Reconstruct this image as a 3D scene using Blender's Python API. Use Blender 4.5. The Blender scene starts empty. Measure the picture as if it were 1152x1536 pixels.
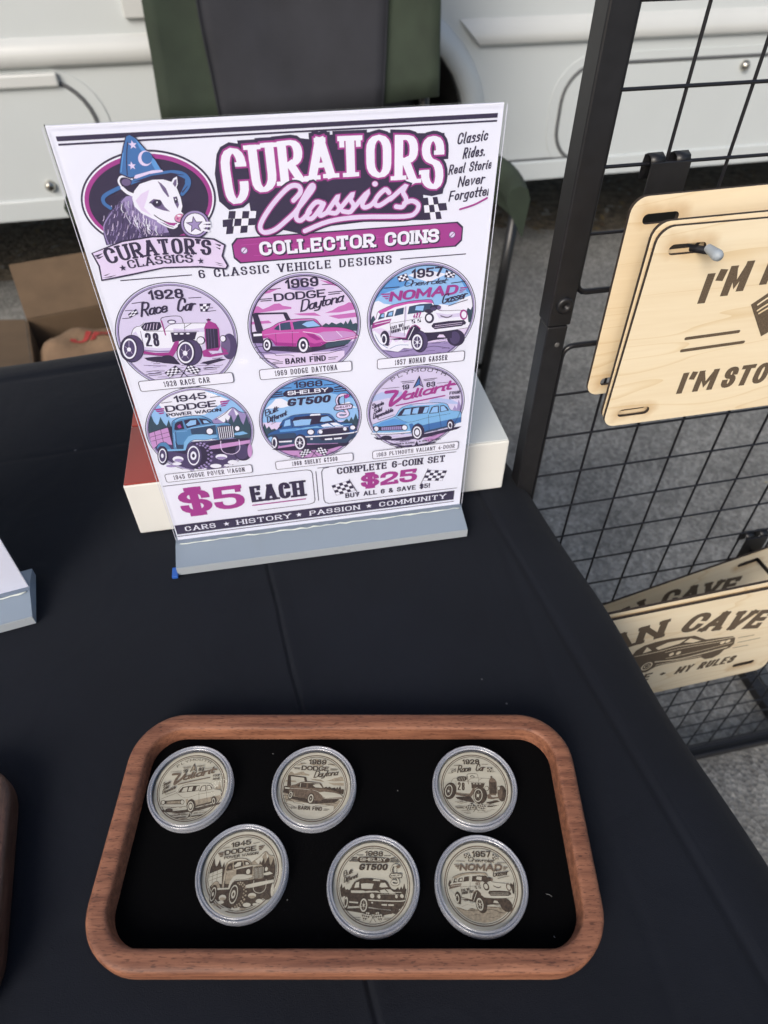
import bpy, bmesh, math, random
from mathutils import Vector, Matrix
from mathutils.geometry import tessellate_polygon
rad = math.radians
S = bpy.context.scene
COL = S.collection
random.seed(7)

# ---------------------------------------------------------------- camera, light, exposure
cam_d = bpy.data.cameras.new("camera"); cam = bpy.data.objects.new("camera", cam_d); COL.objects.link(cam)
cam.location = (0, 0, 0.375); cam.rotation_euler = (rad(90 - 45.1), 0, 0)
cam_d.sensor_fit = 'VERTICAL'; cam_d.sensor_height = 36; cam_d.lens = 1005 / 1536 * 36
cam_d.clip_start = 0.02; cam_d.clip_end = 500
cam_d.dof.use_dof = True; cam_d.dof.focus_distance = 0.385; cam_d.dof.aperture_fstop = 11
S.camera = cam

SUN_EL, SUN_AZ = 34, 205        # azimuth: compass direction the light comes from (0 = +Y, clockwise)
w = bpy.data.worlds.new("World"); S.world = w; w.use_nodes = True
nt = w.node_tree; bg = nt.nodes["Background"]
sky = nt.nodes.new("ShaderNodeTexSky"); sky.sky_type = 'NISHITA'; sky.sun_disc = False
sky.sun_elevation = rad(SUN_EL); sky.sun_rotation = rad(SUN_AZ)
sky.air_density = 1.0; sky.dust_density = 3.0; sky.ozone_density = 1.0
nt.links.new(sky.outputs[0], bg.inputs[0]); bg.inputs[1].default_value = 0.09
sun_d = bpy.data.lights.new("sun", 'SUN'); sun_d.energy = 1.4; sun_d.angle = rad(28); sun_d.color = (1, .95, .88)
sun = bpy.data.objects.new("sun", sun_d); COL.objects.link(sun); sun.location = (-2, -3, 5)
az, el = rad(SUN_AZ), rad(SUN_EL)
to_sun = Vector((math.sin(az) * math.cos(el), math.cos(az) * math.cos(el), math.sin(el)))
sun.rotation_euler = to_sun.to_track_quat('Z', 'Y').to_euler()
S.view_settings.view_transform = 'Standard'; S.view_settings.look = 'None'
S.view_settings.gamma = 1; S.view_settings.exposure = 0.75

# ---------------------------------------------------------------- materials
MATS = {}
def lin(c):
    return tuple(((v / 255) / 12.92 if v / 255 <= .04045 else ((v / 255 + .055) / 1.055) ** 2.4) for v in c)
def mat(name, col, rough=.6, var=0, scale=30, bump=0, bscale=200, metal=0, spec=.5, col2=None, stretch=None, sheen=0, coat=0, detail=6, bdist=.001):
    if name in MATS: return MATS[name]
    m = bpy.data.materials.new(name); m.use_nodes = True; t = m.node_tree; N = t.nodes; L = t.links
    b = N["Principled BSDF"]; b.inputs["Roughness"].default_value = rough; b.inputs["Metallic"].default_value = metal
    b.inputs["Specular IOR Level"].default_value = spec; b.inputs["Base Color"].default_value = (*col, 1)
    if sheen: b.inputs["Sheen Weight"].default_value = sheen; b.inputs["Sheen Roughness"].default_value = .4
    if coat: b.inputs["Coat Weight"].default_value = coat; b.inputs["Coat Roughness"].default_value = .15
    co = N.new("ShaderNodeTexCoord"); mp = N.new("ShaderNodeMapping"); L.new(co.outputs["Object"], mp.inputs[0])
    if stretch: mp.inputs["Scale"].default_value = stretch
    if var or col2:
        nz = N.new("ShaderNodeTexNoise"); nz.inputs["Scale"].default_value = scale; nz.inputs["Detail"].default_value = detail
        L.new(mp.outputs[0], nz.inputs[0]); r = N.new("ShaderNodeValToRGB"); L.new(nz.outputs["Fac"], r.inputs[0])
        c2 = col2 if col2 else tuple(min(1, v * (1 + var)) for v in col); c1 = col if col2 else tuple(v * (1 - var) for v in col)
        r.color_ramp.elements[0].color = (*c1, 1); r.color_ramp.elements[1].color = (*c2, 1)
        r.color_ramp.elements[0].position = .3; r.color_ramp.elements[1].position = .7
        L.new(r.outputs[0], b.inputs["Base Color"])
    if bump:
        n2 = N.new("ShaderNodeTexNoise"); n2.inputs["Scale"].default_value = bscale; n2.inputs["Detail"].default_value = 4
        L.new(mp.outputs[0], n2.inputs[0]); bp = N.new("ShaderNodeBump"); bp.inputs["Strength"].default_value = bump
        bp.inputs["Distance"].default_value = bdist; L.new(n2.outputs["Fac"], bp.inputs["Height"]); L.new(bp.outputs[0], b.inputs["Normal"])
    MATS[name] = m; return m

def clear_mat(name, tint=(1, 1, 1), haze=0.0, hazecol=(.8, .85, .9), rough=.05, ior=1.45):
    m = bpy.data.materials.new(name); m.use_nodes = True; t = m.node_tree; N = t.nodes; L = t.links
    for n in list(N): N.remove(n)
    o = N.new("ShaderNodeOutputMaterial"); tr = N.new("ShaderNodeBsdfTransparent"); tr.inputs[0].default_value = (*tint, 1)
    gl = N.new("ShaderNodeBsdfGlossy"); gl.inputs["Roughness"].default_value = rough
    fr = N.new("ShaderNodeFresnel"); fr.inputs[0].default_value = ior
    mx = N.new("ShaderNodeMixShader"); L.new(fr.outputs[0], mx.inputs[0]); L.new(tr.outputs[0], mx.inputs[1]); L.new(gl.outputs[0], mx.inputs[2])
    last = mx
    if haze:
        df = N.new("ShaderNodeBsdfDiffuse"); df.inputs[0].default_value = (*hazecol, 1)
        m2 = N.new("ShaderNodeMixShader"); m2.inputs[0].default_value = haze
        L.new(mx.outputs[0], m2.inputs[1]); L.new(df.outputs[0], m2.inputs[2]); last = m2
    L.new(last.outputs[0], o.inputs[0]); MATS[name] = m; return m

def wood_mat(name, c1, c2, scale=1.0, axis='X', rough=.45, pores=0, rings=0):
    m = bpy.data.materials.new(name); m.use_nodes = True; t = m.node_tree; N = t.nodes; L = t.links
    b = N["Principled BSDF"]; b.inputs["Roughness"].default_value = rough
    co = N.new("ShaderNodeTexCoord"); mp = N.new("ShaderNodeMapping"); L.new(co.outputs["Object"], mp.inputs[0])
    st = {'X': (.055, 1, 1), 'Y': (1, .055, 1), 'Z': (1, 1, .055)}[axis]; mp.inputs["Scale"].default_value = st
    nz = N.new("ShaderNodeTexNoise"); nz.inputs["Scale"].default_value = 230 * scale; nz.inputs["Detail"].default_value = 5; nz.inputs["Distortion"].default_value = .35
    L.new(mp.outputs[0], nz.inputs[0])
    fine = N.new("ShaderNodeTexNoise"); fine.inputs["Scale"].default_value = 1500 * scale; fine.inputs["Detail"].default_value = 3
    L.new(mp.outputs[0], fine.inputs[0])
    big = N.new("ShaderNodeTexNoise"); big.inputs["Scale"].default_value = 14 * scale; big.inputs["Detail"].default_value = 2; L.new(co.outputs["Object"], big.inputs[0])
    a1 = N.new("ShaderNodeMath"); a1.operation = 'MULTIPLY_ADD'; L.new(fine.outputs["Fac"], a1.inputs[0]); a1.inputs[1].default_value = .45; L.new(nz.outputs["Fac"], a1.inputs[2])
    a2 = N.new("ShaderNodeMath"); a2.operation = 'MULTIPLY_ADD'; L.new(big.outputs["Fac"], a2.inputs[0]); a2.inputs[1].default_value = .35; L.new(a1.outputs[0], a2.inputs[2])
    a3 = N.new("ShaderNodeMath"); a3.operation = 'MULTIPLY'; L.new(a2.outputs[0], a3.inputs[0]); a3.inputs[1].default_value = .555
    r = N.new("ShaderNodeValToRGB"); L.new(a3.outputs[0], r.inputs[0])
    r.color_ramp.elements[0].color = (*c1, 1); r.color_ramp.elements[0].position = .40
    r.color_ramp.elements[1].color = (*c2, 1); r.color_ramp.elements[1].position = .60
    e = r.color_ramp.elements.new(.5); e.color = (*[(a + c) / 2 for a, c in zip(c1, c2)], 1)
    out = r.outputs[0]
    def darken(fac, amt, out):
        mx = N.new("ShaderNodeMixRGB"); mx.blend_type = 'MULTIPLY'; L.new(fac, mx.inputs[0]); L.new(out, mx.inputs[1]); mx.inputs[2].default_value = (*amt, 1); return mx.outputs[0]
    if pores:
        m3 = N.new("ShaderNodeMapping"); L.new(co.outputs["Object"], m3.inputs[0]); m3.inputs["Scale"].default_value = tuple(.16 if v < 1 else v for v in st)
        pv = N.new("ShaderNodeTexNoise"); pv.inputs["Scale"].default_value = 1700; pv.inputs["Detail"].default_value = 1; L.new(m3.outputs[0], pv.inputs[0])
        pr = N.new("ShaderNodeMapRange"); pr.inputs["From Min"].default_value = .60; pr.inputs["From Max"].default_value = .68; L.new(pv.outputs["Fac"], pr.inputs["Value"])
        out = darken(pr.outputs[0], (.45, .40, .38), out)
    if rings:
        gn = N.new("ShaderNodeTexNoise"); gn.inputs["Scale"].default_value = 26; gn.inputs["Detail"].default_value = 2; gn.inputs["Distortion"].default_value = .3
        m4 = N.new("ShaderNodeMapping"); L.new(co.outputs["Object"], m4.inputs[0]); m4.inputs["Scale"].default_value = tuple(.11 if v < 1 else v for v in st); L.new(m4.outputs[0], gn.inputs[0])
        f1 = N.new("ShaderNodeMath"); f1.operation = 'MULTIPLY'; L.new(gn.outputs["Fac"], f1.inputs[0]); f1.inputs[1].default_value = 10
        f2 = N.new("ShaderNodeMath"); f2.operation = 'FRACT'; L.new(f1.outputs[0], f2.inputs[0])
        f3 = N.new("ShaderNodeMapRange"); f3.inputs["From Min"].default_value = .86; f3.inputs["From Max"].default_value = 1.0; L.new(f2.outputs[0], f3.inputs["Value"])
        out = darken(f3.outputs[0], (.90, .84, .74), out)
    L.new(out, b.inputs["Base Color"])
    bp = N.new("ShaderNodeBump"); bp.inputs["Strength"].default_value = .25; bp.inputs["Distance"].default_value = .0004
    L.new(fine.outputs["Fac"], bp.inputs["Height"]); L.new(bp.outputs[0], b.inputs["Normal"])
    MATS[name] = m; return m

# ---------------------------------------------------------------- object helpers
def tag(o, label=None, cat=None, group=None, kind=None):
    if label: o['label'] = label
    if cat: o['category'] = cat
    if group: o['group'] = group
    if kind: o['kind'] = kind
    return o
def empty(name, loc=(0, 0, 0), rot=(0, 0, 0), parent=None):
    o = bpy.data.objects.new(name, None); COL.objects.link(o); o.location = loc; o.rotation_euler = rot; o.empty_display_size = .05
    if parent: o.parent = parent
    return o
class MB:
    """collects faces, one material index each, and links them as ONE mesh object"""
    def __init__(s): s.v = []; s.f = []; s.mi = []; s.m = []; s.sm = []
    def idx(s, m):
        if m not in s.m: s.m.append(m)
        return s.m.index(m)
    def add(s, vs, fs, m, smooth=False):
        b = len(s.v); s.v += [tuple(v) for v in vs]; k = s.idx(m)
        for f in fs: s.f.append([b + i for i in f]); s.mi.append(k); s.sm.append(smooth)
    def box(s, c, d, m, rz=0, mx=None, bev=0):
        bm = bmesh.new(); bmesh.ops.create_cube(bm, size=1)
        for v in bm.verts: v.co = Vector((v.co.x * d[0], v.co.y * d[1], v.co.z * d[2]))
        if bev: bmesh.ops.bevel(bm, geom=bm.edges[:], offset=bev, segments=2, affect='EDGES', profile=.5)
        M = Matrix.Translation(c) @ (mx if mx else Matrix.Rotation(rz, 4, 'Z')); bm.verts.index_update()
        s.add([M @ v.co for v in bm.verts], [[v.index for v in f.verts] for f in bm.faces], m, False); bm.free()
    def tube(s, pts, r, m, n=8, closed=False, caps=True, smooth=True):
        pts = [Vector(p) for p in pts]; k = len(pts); vs = []; up = None
        for i in range(k):
            if closed: t = pts[(i + 1) % k] - pts[i - 1]
            else: t = pts[min(i + 1, k - 1)] - pts[max(i - 1, 0)]
            t.normalize()
            if up is None: up = t.orthogonal().normalized()
            else:
                up = (up - t * up.dot(t))
                up = up.normalized() if up.length > 1e-6 else t.orthogonal().normalized()
            q = t.cross(up); rr = r[i] if isinstance(r, (list, tuple)) else r
            for j in range(n):
                a = 2 * math.pi * (j + .5) / n; vs.append(pts[i] + (up * math.cos(a) + q * math.sin(a)) * rr)
        fs = []
        for i in range(k if closed else k - 1):
            a = i * n; c = ((i + 1) % k) * n
            for j in range(n): fs.append([a + j, a + (j + 1) % n, c + (j + 1) % n, c + j])
        if caps and not closed: fs.append(list(range(n))[::-1]); fs.append([(k - 1) * n + j for j in range(n)])
        s.add(vs, fs, m, smooth)
    def lathe(s, prof, m, n=48, c=(0, 0, 0), mx=None, smooth=True):
        vs = []; M = mx if mx else Matrix.Identity(4)
        for r, z in prof:
            for j in range(n):
                a = 2 * math.pi * j / n; vs.append(M @ Vector((r * math.cos(a), r * math.sin(a), z)) + Vector(c))
        fs = []
        for i in range(len(prof) - 1):
            for j in range(n): fs.append([i * n + j, i * n + (j + 1) % n, (i + 1) * n + (j + 1) % n, (i + 1) * n + j])
        s.add(vs, fs, m, smooth)
    def prism(s, loops, t0, t1, fn, m, side=None):
        """polygon with holes (2D loops) extruded from t0 to t1; fn(x,y,t) -> point"""
        flat = [p for lp in loops for p in lp]
        tris = tessellate_polygon([[Vector((p[0], p[1], 0)) for p in lp] for lp in loops])
        n = len(flat); vs = [fn(p[0], p[1], t0) for p in flat] + [fn(p[0], p[1], t1) for p in flat]
        s.add(vs, [list(t) for t in tris] + [[n + i for i in t][::-1] for t in tris], m)
        b = 0; fs = []
        for lp in loops:
            k = len(lp)
            for i in range(k): fs.append([b + i, b + (i + 1) % k, n + b + (i + 1) % k, n + b + i])
            b += k
        s.add(vs, fs, side or m)
    def build(s, name, parent=None, mats=None, fix=True):
        me = bpy.data.meshes.new(name); me.from_pydata(s.v, [], s.f)
        for m in s.m: me.materials.append(m)
        me.polygons.foreach_set("material_index", s.mi); me.polygons.foreach_set("use_smooth", s.sm)
        if fix:
            bm = bmesh.new(); bm.from_mesh(me); bmesh.ops.recalc_face_normals(bm, faces=bm.faces[:]); bm.to_mesh(me); bm.free()
        me.update(); o = bpy.data.objects.new(name, me); COL.objects.link(o)
        if parent: o.parent = parent
        return o
def rrect(w, h, r, n=6, cx=0, cy=0):
    out = []
    for (sx, sy, a0) in ((1, 1, 0), (-1, 1, 90), (-1, -1, 180), (1, -1, 270)):
        for i in range(n + 1):
            a = rad(a0 + 90 * i / n); out.append((cx + sx * (w / 2 - r) + r * math.cos(a), cy + sy * (h / 2 - r) + r * math.sin(a)))
    return out
# ---------------------------------------------------------------- stroke lettering and flat printed artwork
G = {}
def g(ch, w, *st): G[ch] = (w, st)
O_ = lambda w=.64: (True, [(0, 0, .33), (0, 1, .33), (w, 1, .33), (w, 0, .33)])
g('A', .72, (0, [(0, 0), (.345, 1)]), (0, [(.72, 0), (.375, 1)]), (0, [(.13, .32), (.59, .32)]))
g('B', .6, (0, [(0, .52), (0, 1), (.55, 1, .22), (.55, .52, .22), (0, .52)]), (0, [(0, .52), (.6, .52, .22), (.6, 0, .22), (0, 0), (0, .52)]))
g('C', .6, (0, [(.6, .7), (.6, 1, .3), (0, 1, .32), (0, 0, .32), (.6, 0, .3), (.6, .3)]))
g('D', .62, (True, [(0, 0), (0, 1), (.62, 1, .36), (.62, 0, .36)]))
g('E', .56, (0, [(.54, 1), (0, 1), (0, 0), (.56, 0)]), (0, [(0, .52), (.44, .52)]))
g('F', .54, (0, [(.54, 1), (0, 1), (0, 0)]), (0, [(0, .5), (.44, .5)]))
g('G', .62, (0, [(.6, .82), (.6, 1, .2), (0, 1, .32), (0, 0, .32), (.62, 0, .25), (.62, .42), (.36, .42)]))
g('H', .62, (0, [(0, 0), (0, 1)]), (0, [(.62, 0), (.62, 1)]), (0, [(0, .5), (.62, .5)]))
g('I', .0, (0, [(0, 0), (0, 1)]))
g('J', .45, (0, [(.45, 1), (.45, 0, .25), (0, 0, .25), (0, .3)]))
g('K', .6, (0, [(0, 0), (0, 1)]), (0, [(.58, 1), (.04, .42)]), (0, [(.2, .58), (.6, 0)]))
g('L', .52, (0, [(0, 1), (0, 0), (.52, 0)]))
g('M', .8, (0, [(0, 0), (0, 1)]), (0, [(.8, 0), (.8, 1)]), ('b', [(.02, 1.02), (.4, .26), (.78, 1.02)]))
g('N', .62, (0, [(0, 0), (0, 1)]), (0, [(.62, 0), (.62, 1)]), ('b', [(0, 1.02), (.62, -.02)]))
g('O', .64, O_())
g('P', .58, (0, [(0, 0), (0, 1), (.58, 1, .26), (.58, .45, .26), (0, .45)]))
g('R', .6, (0, [(0, 0), (0, 1), (.58, 1, .26), (.58, .46, .26), (0, .46)]), (0, [(.26, .46), (.6, 0)]))
g('S', .58, (0, [(.56, .74), (.56, 1, .25), (0, 1, .27), (0, .53, .27), (.58, .53, .27), (.58, 0, .27), (0, 0, .25), (0, .27)]))
g('T', .62, (0, [(0, 1), (.62, 1)]), (0, [(.31, 1), (.31, 0)]))
g('U', .62, (0, [(0, 1), (0, 0, .3), (.62, 0, .3), (.62, 1)]))
g('V', .68, (0, [(0, 1), (.325, 0)]), (0, [(.68, 1), (.355, 0)]))
g('W', .96, (0, [(0, 1), (.24, 0), (.48, .8), (.72, 0), (.96, 1)]))
g('X', .62, (0, [(0, 0), (.62, 1)]), (0, [(0, 1), (.62, 0)]))
g('Y', .66, (0, [(0, 1), (.33, .46), (.66, 1)]), (0, [(.33, .46), (.33, 0)]))
g('Z', .58, (0, [(0, 1), (.58, 1), (0, 0), (.58, 0)]))
g('0', .56, O_(.56))
g('1', .22, (0, [(0, .76), (.2, 1), (.2, 0)]))
g('2', .57, (0, [(0, .72), (0, 1, .26), (.56, 1, .28), (.56, .6, .22), (0, .14), (0, 0), (.58, 0)]))
g('3', .56, (0, [(0, .76), (0, 1, .25), (.54, 1, .25), (.54, .53, .22), (.2, .53)]), (0, [(.2, .53), (.56, .53, .22), (.56, 0, .26), (0, 0, .26), (0, .25)]))
g('4', .6, (0, [(.44, 0), (.44, 1), (0, .3), (.62, .3)]))
g('5', .56, (0, [(.54, 1), (.04, 1), (.02, .6), (.56, .6, .26), (.56, 0, .28), (0, 0, .25), (0, .24)]))
g('6', .56, (0, [(.54, .78), (.54, 1, .26), (0, 1, .28), (0, 0, .28), (.56, 0, .28), (.56, .58, .26), (0, .58)]))
g('7', .56, (0, [(0, 1), (.56, 1), (.18, 0)]))
g('8', .56, (True, [(.02, .52, .2), (.02, 1, .24), (.54, 1, .24), (.54, .52, .2)]), (True, [(0, 0, .26), (0, .52, .2), (.56, .52, .2), (.56, 0, .26)]))
g('9', .56, (0, [(.02, .22), (.02, 0, .26), (.56, 0, .28), (.56, 1, .28), (0, 1, .28), (0, .42, .26), (.56, .42)]))
g('$', .58, G['S'][1][0], (0, [(.29, 1.16), (.29, -.16)]))
g('&', .66, (0, [(.66, 0), (.1, .72), (.1, 1, .14), (.46, 1, .14), (.46, .7, .14), (0, .4, .2), (0, 0, .2), (.5, 0, .2), (.64, .42)]))
g('-', .3, (0, [(0, .45), (.3, .45)])); g("'", .02, (0, [(.04, 1), (0, .78)])); g('.', .0, (0, [(0, 0), (0, .03)])); g('!', .0, (0, [(0, 1), (0, .34)]), (0, [(0, .0), (0, .03)]))
g(' ', .3); g('+', .3, (0, [(0, .45), (.3, .45)]), (0, [(.15, .25), (.15, .65)])); g('*', .1, (0, [(0, .45), (.1, .45)]))
X = .6
g('a', .46, (0, [(.46, X), (.40, .06, .06), (.5, 0)]), (True, [(0, 0, .26), (.02, X, .26), (.45, X, .22), (.42, 0, .22)]))
g('b', .46, (0, [(0, 1), (0, 0)]), (True, [(0, 0, .2), (0, X, .2), (.46, X, .26), (.46, 0, .26)]))
g('c', .42, (0, [(.42, .46), (.4, X, .2), (0, X, .26), (0, 0, .26), (.46, 0, .25), (.46, .16)]))
g('d', .46, (0, [(.5, 1), (.44, .04)]), (True, [(0, 0, .26), (0, X, .26), (.46, X, .2), (.44, 0, .2)]))
g('e', .44, (0, [(.04, .28), (.44, .34), (.44, X, .22), (0, X, .26), (0, 0, .26), (.48, 0, .25), (.48, .14)]))
g('f', .3, (0, [(.42, .96), (.16, 1.05, .14), (.12, 0), (.1, -.25)]), (0, [(-.04, X), (.34, X)]))
g('g', .46, (0, [(.46, X), (.44, -.34, .2), (0, -.3, .1)]), (True, [(0, 0, .26), (0, X, .26), (.46, X, .2), (.44, 0, .2)]))
g('h', .46, (0, [(0, 1), (0, 0)]), (0, [(0, .3), (.06, X, .22), (.44, X, .22), (.44, 0)]))
g('i', .04, (0, [(0, X), (0, .06, .05), (.08, 0)]), (0, [(.02, .84), (.03, .87)]))
g('l', .06, (0, [(.02, 1), (0, .06, .05), (.1, 0)]))
g('m', .72, (0, [(0, X), (0, 0)]), (0, [(0, .3), (.05, X, .2), (.36, X, .2), (.36, 0)]), (0, [(.36, .3), (.42, X, .2), (.72, X, .2), (.72, .05), (.8, 0)]))
g('n', .42, (0, [(0, X), (0, 0)]), (0, [(0, .3), (.05, X, .2), (.42, X, .2), (.42, .05), (.5, 0)]))
g('o', .46, (True, [(0, 0, .26), (0, X, .26), (.46, X, .26), (.46, 0, .26)]))
g('p', .46, (0, [(0, X), (-.02, -.36)]), (True, [(0, 0, .2), (0, X, .2), (.46, X, .26), (.46, 0, .26)]))
g('r', .3, (0, [(0, X), (0, 0)]), (0, [(0, .3), (.06, X, .2), (.34, .56)]))
g('s', .36, (0, [(.36, .5), (.34, X, .14), (0, X, .15), (.02, .32, .15), (.36, .3, .15), (.36, 0, .15), (-.02, 0, .1)]))
g('t', .22, (0, [(.1, .95), (.08, .02, .1), (.26, 0)]), (0, [(-.1, X), (.34, X)]))
g('u', .44, (0, [(0, X), (0, 0, .2), (.42, 0, .2), (.44, X)]), (0, [(.44, X), (.44, .05), (.5, 0)]))
g('v', .4, (0, [(0, X), (.18, 0), (.42, X)]))
g('y', .44, (0, [(0, X), (.04, 0, .2), (.42, .04, .2), (.46, X)]), (0, [(.46, X), (.38, -.34, .18), (0, -.3, .1)]))

STY = {  # wv, wh (parts of the height), letter gap, slant, serif
    'b': (.27, .165, .15, 0, 0), 'i': (.25, .19, .16, .25, 0), 'I': (.33, .21, .1, .22, 0), 'd': (.17, .105, .2, 0, 0), 'e': (.22, .12, .13, 0, .7), 'p': (.25, .18, .14, .12, .5), 's': (.2, .1, .17, 0, 1), 'S': (.3, .15, .12, 0, 1.2),
    'n': (.22, .17, .16, 0, 0), 'h': (.14, .11, -.06, .42, 0), 'hb': (.26, .2, .06, .42, 0), 'N': (.15, .11, .26, 0, .3), 'm': (.15, .13, .16, .25, 0), 'w': (.2, .11, .5, 0, .9)}

def roundpoly(pts, closed, k=4):
    n = len(pts); out = []
    for i, p in enumerate(pts):
        r = p[2] if len(p) > 2 else 0; P = Vector(p[:2])
        if r == 0 or (not closed and i in (0, n - 1)): out.append(P); continue
        A = Vector(pts[i - 1][:2]); B = Vector(pts[(i + 1) % n][:2]); da = (A - P); db = (B - P)
        ra = min(r, da.length * .5 if (len(pts[i - 1]) > 2) else da.length * .95); rb = min(r, db.length * .5 if (len(pts[(i + 1) % n]) > 2) else db.length * .95)
        a = P + da.normalized() * ra; b = P + db.normalized() * rb
        for j in range(k + 1):
            t = j / k; t1 = 1 - t; q = .42
            out.append(a * t1 ** 3 + (a + (P - a) * .6) * 3 * t1 * t1 * t + (b + (P - b) * .6) * 3 * t1 * t * t + b * t ** 3)
    res = [out[0]]
    for p in out[1:]:
        if (p - res[-1]).length > 1e-5: res.append(p)
    if closed and (res[0] - res[-1]).length < 1e-5: res.pop()
    return res
def catmull(pts, k=4):
    P = [Vector(p) for p in pts]
    if len(P) < 3: return P
    out = []
    for i in range(len(P) - 1):
        p0 = P[max(i - 1, 0)]; p1 = P[i]; p2 = P[i + 1]; p3 = P[min(i + 2, len(P) - 1)]
        for j in range(k):
            t = j / k
            out.append(.5 * ((2 * p1) + (p2 - p0) * t + (2 * p0 - 5 * p1 + 4 * p2 - p3) * t * t + (3 * p1 - p0 - 3 * p2 + p3) * t ** 3))
    out.append(P[-1]); return out

class Canvas:
    """flat printed / engraved layers; every element lies a few micrometres above the one before"""
    def __init__(s, fn, pal, z0=0, dz=1.5e-6):
        s.fn = fn; s.pal = pal; s.z = z0; s.dz = dz; s.mb = MB(); s.clipc = None; s.clipx = None
    def up(s): s.z += s.dz
    def face(s, m, pts, tris, dz=0):
        M = s.pal.get(m)
        if M is None: return
        s.mb.add([s.fn(p[0], p[1], s.z + dz) for p in pts], tris, M)
    def poly(s, m, pts):
        if s.pal.get(m) is None: return
        if len(pts) < 3: return
        t = tessellate_polygon([[Vector((p[0], p[1], 0)) for p in pts]])
        s.up(); s.face(m, pts, [list(x) for x in t])
    def stroke(s, m, pts, wv, wh, closed=False, cap='sq', dz=0, step=2e-7):
        if s.pal.get(m) is None: return
        a, b = wv / 2, wh / 2; P = [Vector(p[:2]) for p in pts]
        P = [p for i, p in enumerate(P) if i == 0 or (p - P[i - 1]).length > 1e-4]
        n = len(P)
        if n < 2: return
        con = lambda nx, ny: Vector((a * a * nx, b * b * ny)) / max(1e-9, math.hypot(a * nx, b * ny))
        sup = lambda nx, ny: math.hypot(a * nx, b * ny)
        segs = [(P[(i + 1) % n] - P[i]).normalized() for i in range(n if closed else n - 1)]
        if cap != 'butt' and not closed:
            d0, d1 = segs[0], segs[-1]
            P[0] = P[0] - d0 * sup(d0.x, d0.y) * (.98 if cap == 'sq' else .3); P[-1] = P[-1] + d1 * sup(d1.x, d1.y) * (.98 if cap == 'sq' else .3)
        Lp, Rp = [], []
        for i in range(n):
            if closed: d1, d2 = segs[i - 1], segs[i]
            elif i == 0: d1 = d2 = segs[0]
            elif i == n - 1: d1 = d2 = segs[-1]
            else: d1, d2 = segs[i - 1], segs[i]
            n1 = Vector((-d1.y, d1.x)); n2 = Vector((-d2.y, d2.x)); det = n1.x * n2.y - n1.y * n2.x
            if abs(det) < .05:
                nm = (n1 + n2); nm = nm.normalized() if nm.length > .1 else n1
                q = nm * sup(nm.x, nm.y)
            else:
                h1, h2 = sup(n1.x, n1.y), sup(n2.x, n2.y)
                q = Vector(((h1 * n2.y - h2 * n1.y) / det, (n1.x * h2 - n2.x * h1) / det))
                mxl = 1.5 * max(a, b)
                if q.length > mxl: q = q.normalized() * mxl
            Lp.append(P[i] + q); Rp.append(P[i] - q)
        vs = []; fs = []; zs = []   # every quad a hair above the one before, so that a stroke may cross itself
        for i in range(n if closed else n - 1):
            j = (i + 1) % n; b0 = len(vs); vs += [Lp[i], Lp[j], Rp[j], Rp[i]]; fs.append([b0, b0 + 1, b0 + 2, b0 + 3]); zs += [i * step] * 4
        if cap == 'round' and not closed:
            for (pi, d) in ((0, -segs[0]), (n - 1, segs[-1])):
                c = P[pi]; a0 = math.atan2(Lp[pi].y - c.y, Lp[pi].x - c.x); base = len(vs); rr = (Lp[pi] - c).length
                sg = 1 if (Vector((math.cos(a0 + 1.5), math.sin(a0 + 1.5))).dot(d) > 0) else -1
                vs += [c] + [c + Vector((math.cos(a0 + sg * math.pi * j / 6), math.sin(a0 + sg * math.pi * j / 6))) * rr for j in range(7)]
                fs += [[base, base + 1 + j, base + 2 + j] for j in range(6)]; zs += [-step if pi == 0 else n * step] * 8
        M = s.pal.get(m); s.mb.add([s.fn(q[0], q[1], s.z + dz + zz_) for q, zz_ in zip(vs, zs)], fs, M)
    def line(s, m, w, pts, smooth=True, cap='round', closed=False):
        s.up(); P = catmull(pts) if (smooth and len(pts) > 2) else pts
        s.stroke(m, P, w, w, closed, cap, step=2e-7); s.z += len(P) * 2e-7
    def ell(s, m, e, n=28):
        cx, cy, ax, ay, bx, by = e
        if math.hypot(ax, ay) > 8: n = 72
        pts = [(cx + ax * math.cos(t) + bx * math.sin(t), cy + ay * math.cos(t) + by * math.sin(t)) for t in [2 * math.pi * i / n for i in range(n)]]
        s.up(); s.face(m, pts, [list(range(n))])
    def ring(s, m, cx, cy, r, w, n=72):
        s.up(); s.stroke(m, [(cx + r * math.cos(2 * math.pi * i / n), cy + r * math.sin(2 * math.pi * i / n)) for i in range(n)], w, w, True); s.z += n * 2e-7
    def star(s, m, cx, cy, r):
        s.poly(m, [(cx + (r if i % 2 == 0 else r * .42) * math.sin(math.pi * i / 5), cy + (r if i % 2 == 0 else r * .42) * math.cos(math.pi * i / 5)) for i in range(10)])
    def flag(s, q, nx, ny, m='K', m2='W', edge=.22):
        A, B, C, D = [Vector(p) for p in q]; at = lambda u, v: (A * (1 - u) + B * u) * (1 - v) + (D * (1 - u) + C * u) * v
        s.poly(m2, [A, B, C, D]); s.up()
        for i in range(nx):
            for j in range(ny):
                if (i + j) % 2 == 0: s.face(m, [at(i / nx, j / ny), at((i + 1) / nx, j / ny), at((i + 1) / nx, (j + 1) / ny), at(i / nx, (j + 1) / ny)], [[0, 1, 2, 3]])
        if edge: s.up(); s.stroke(m, [A, B, C, D], edge, edge, True)
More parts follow.
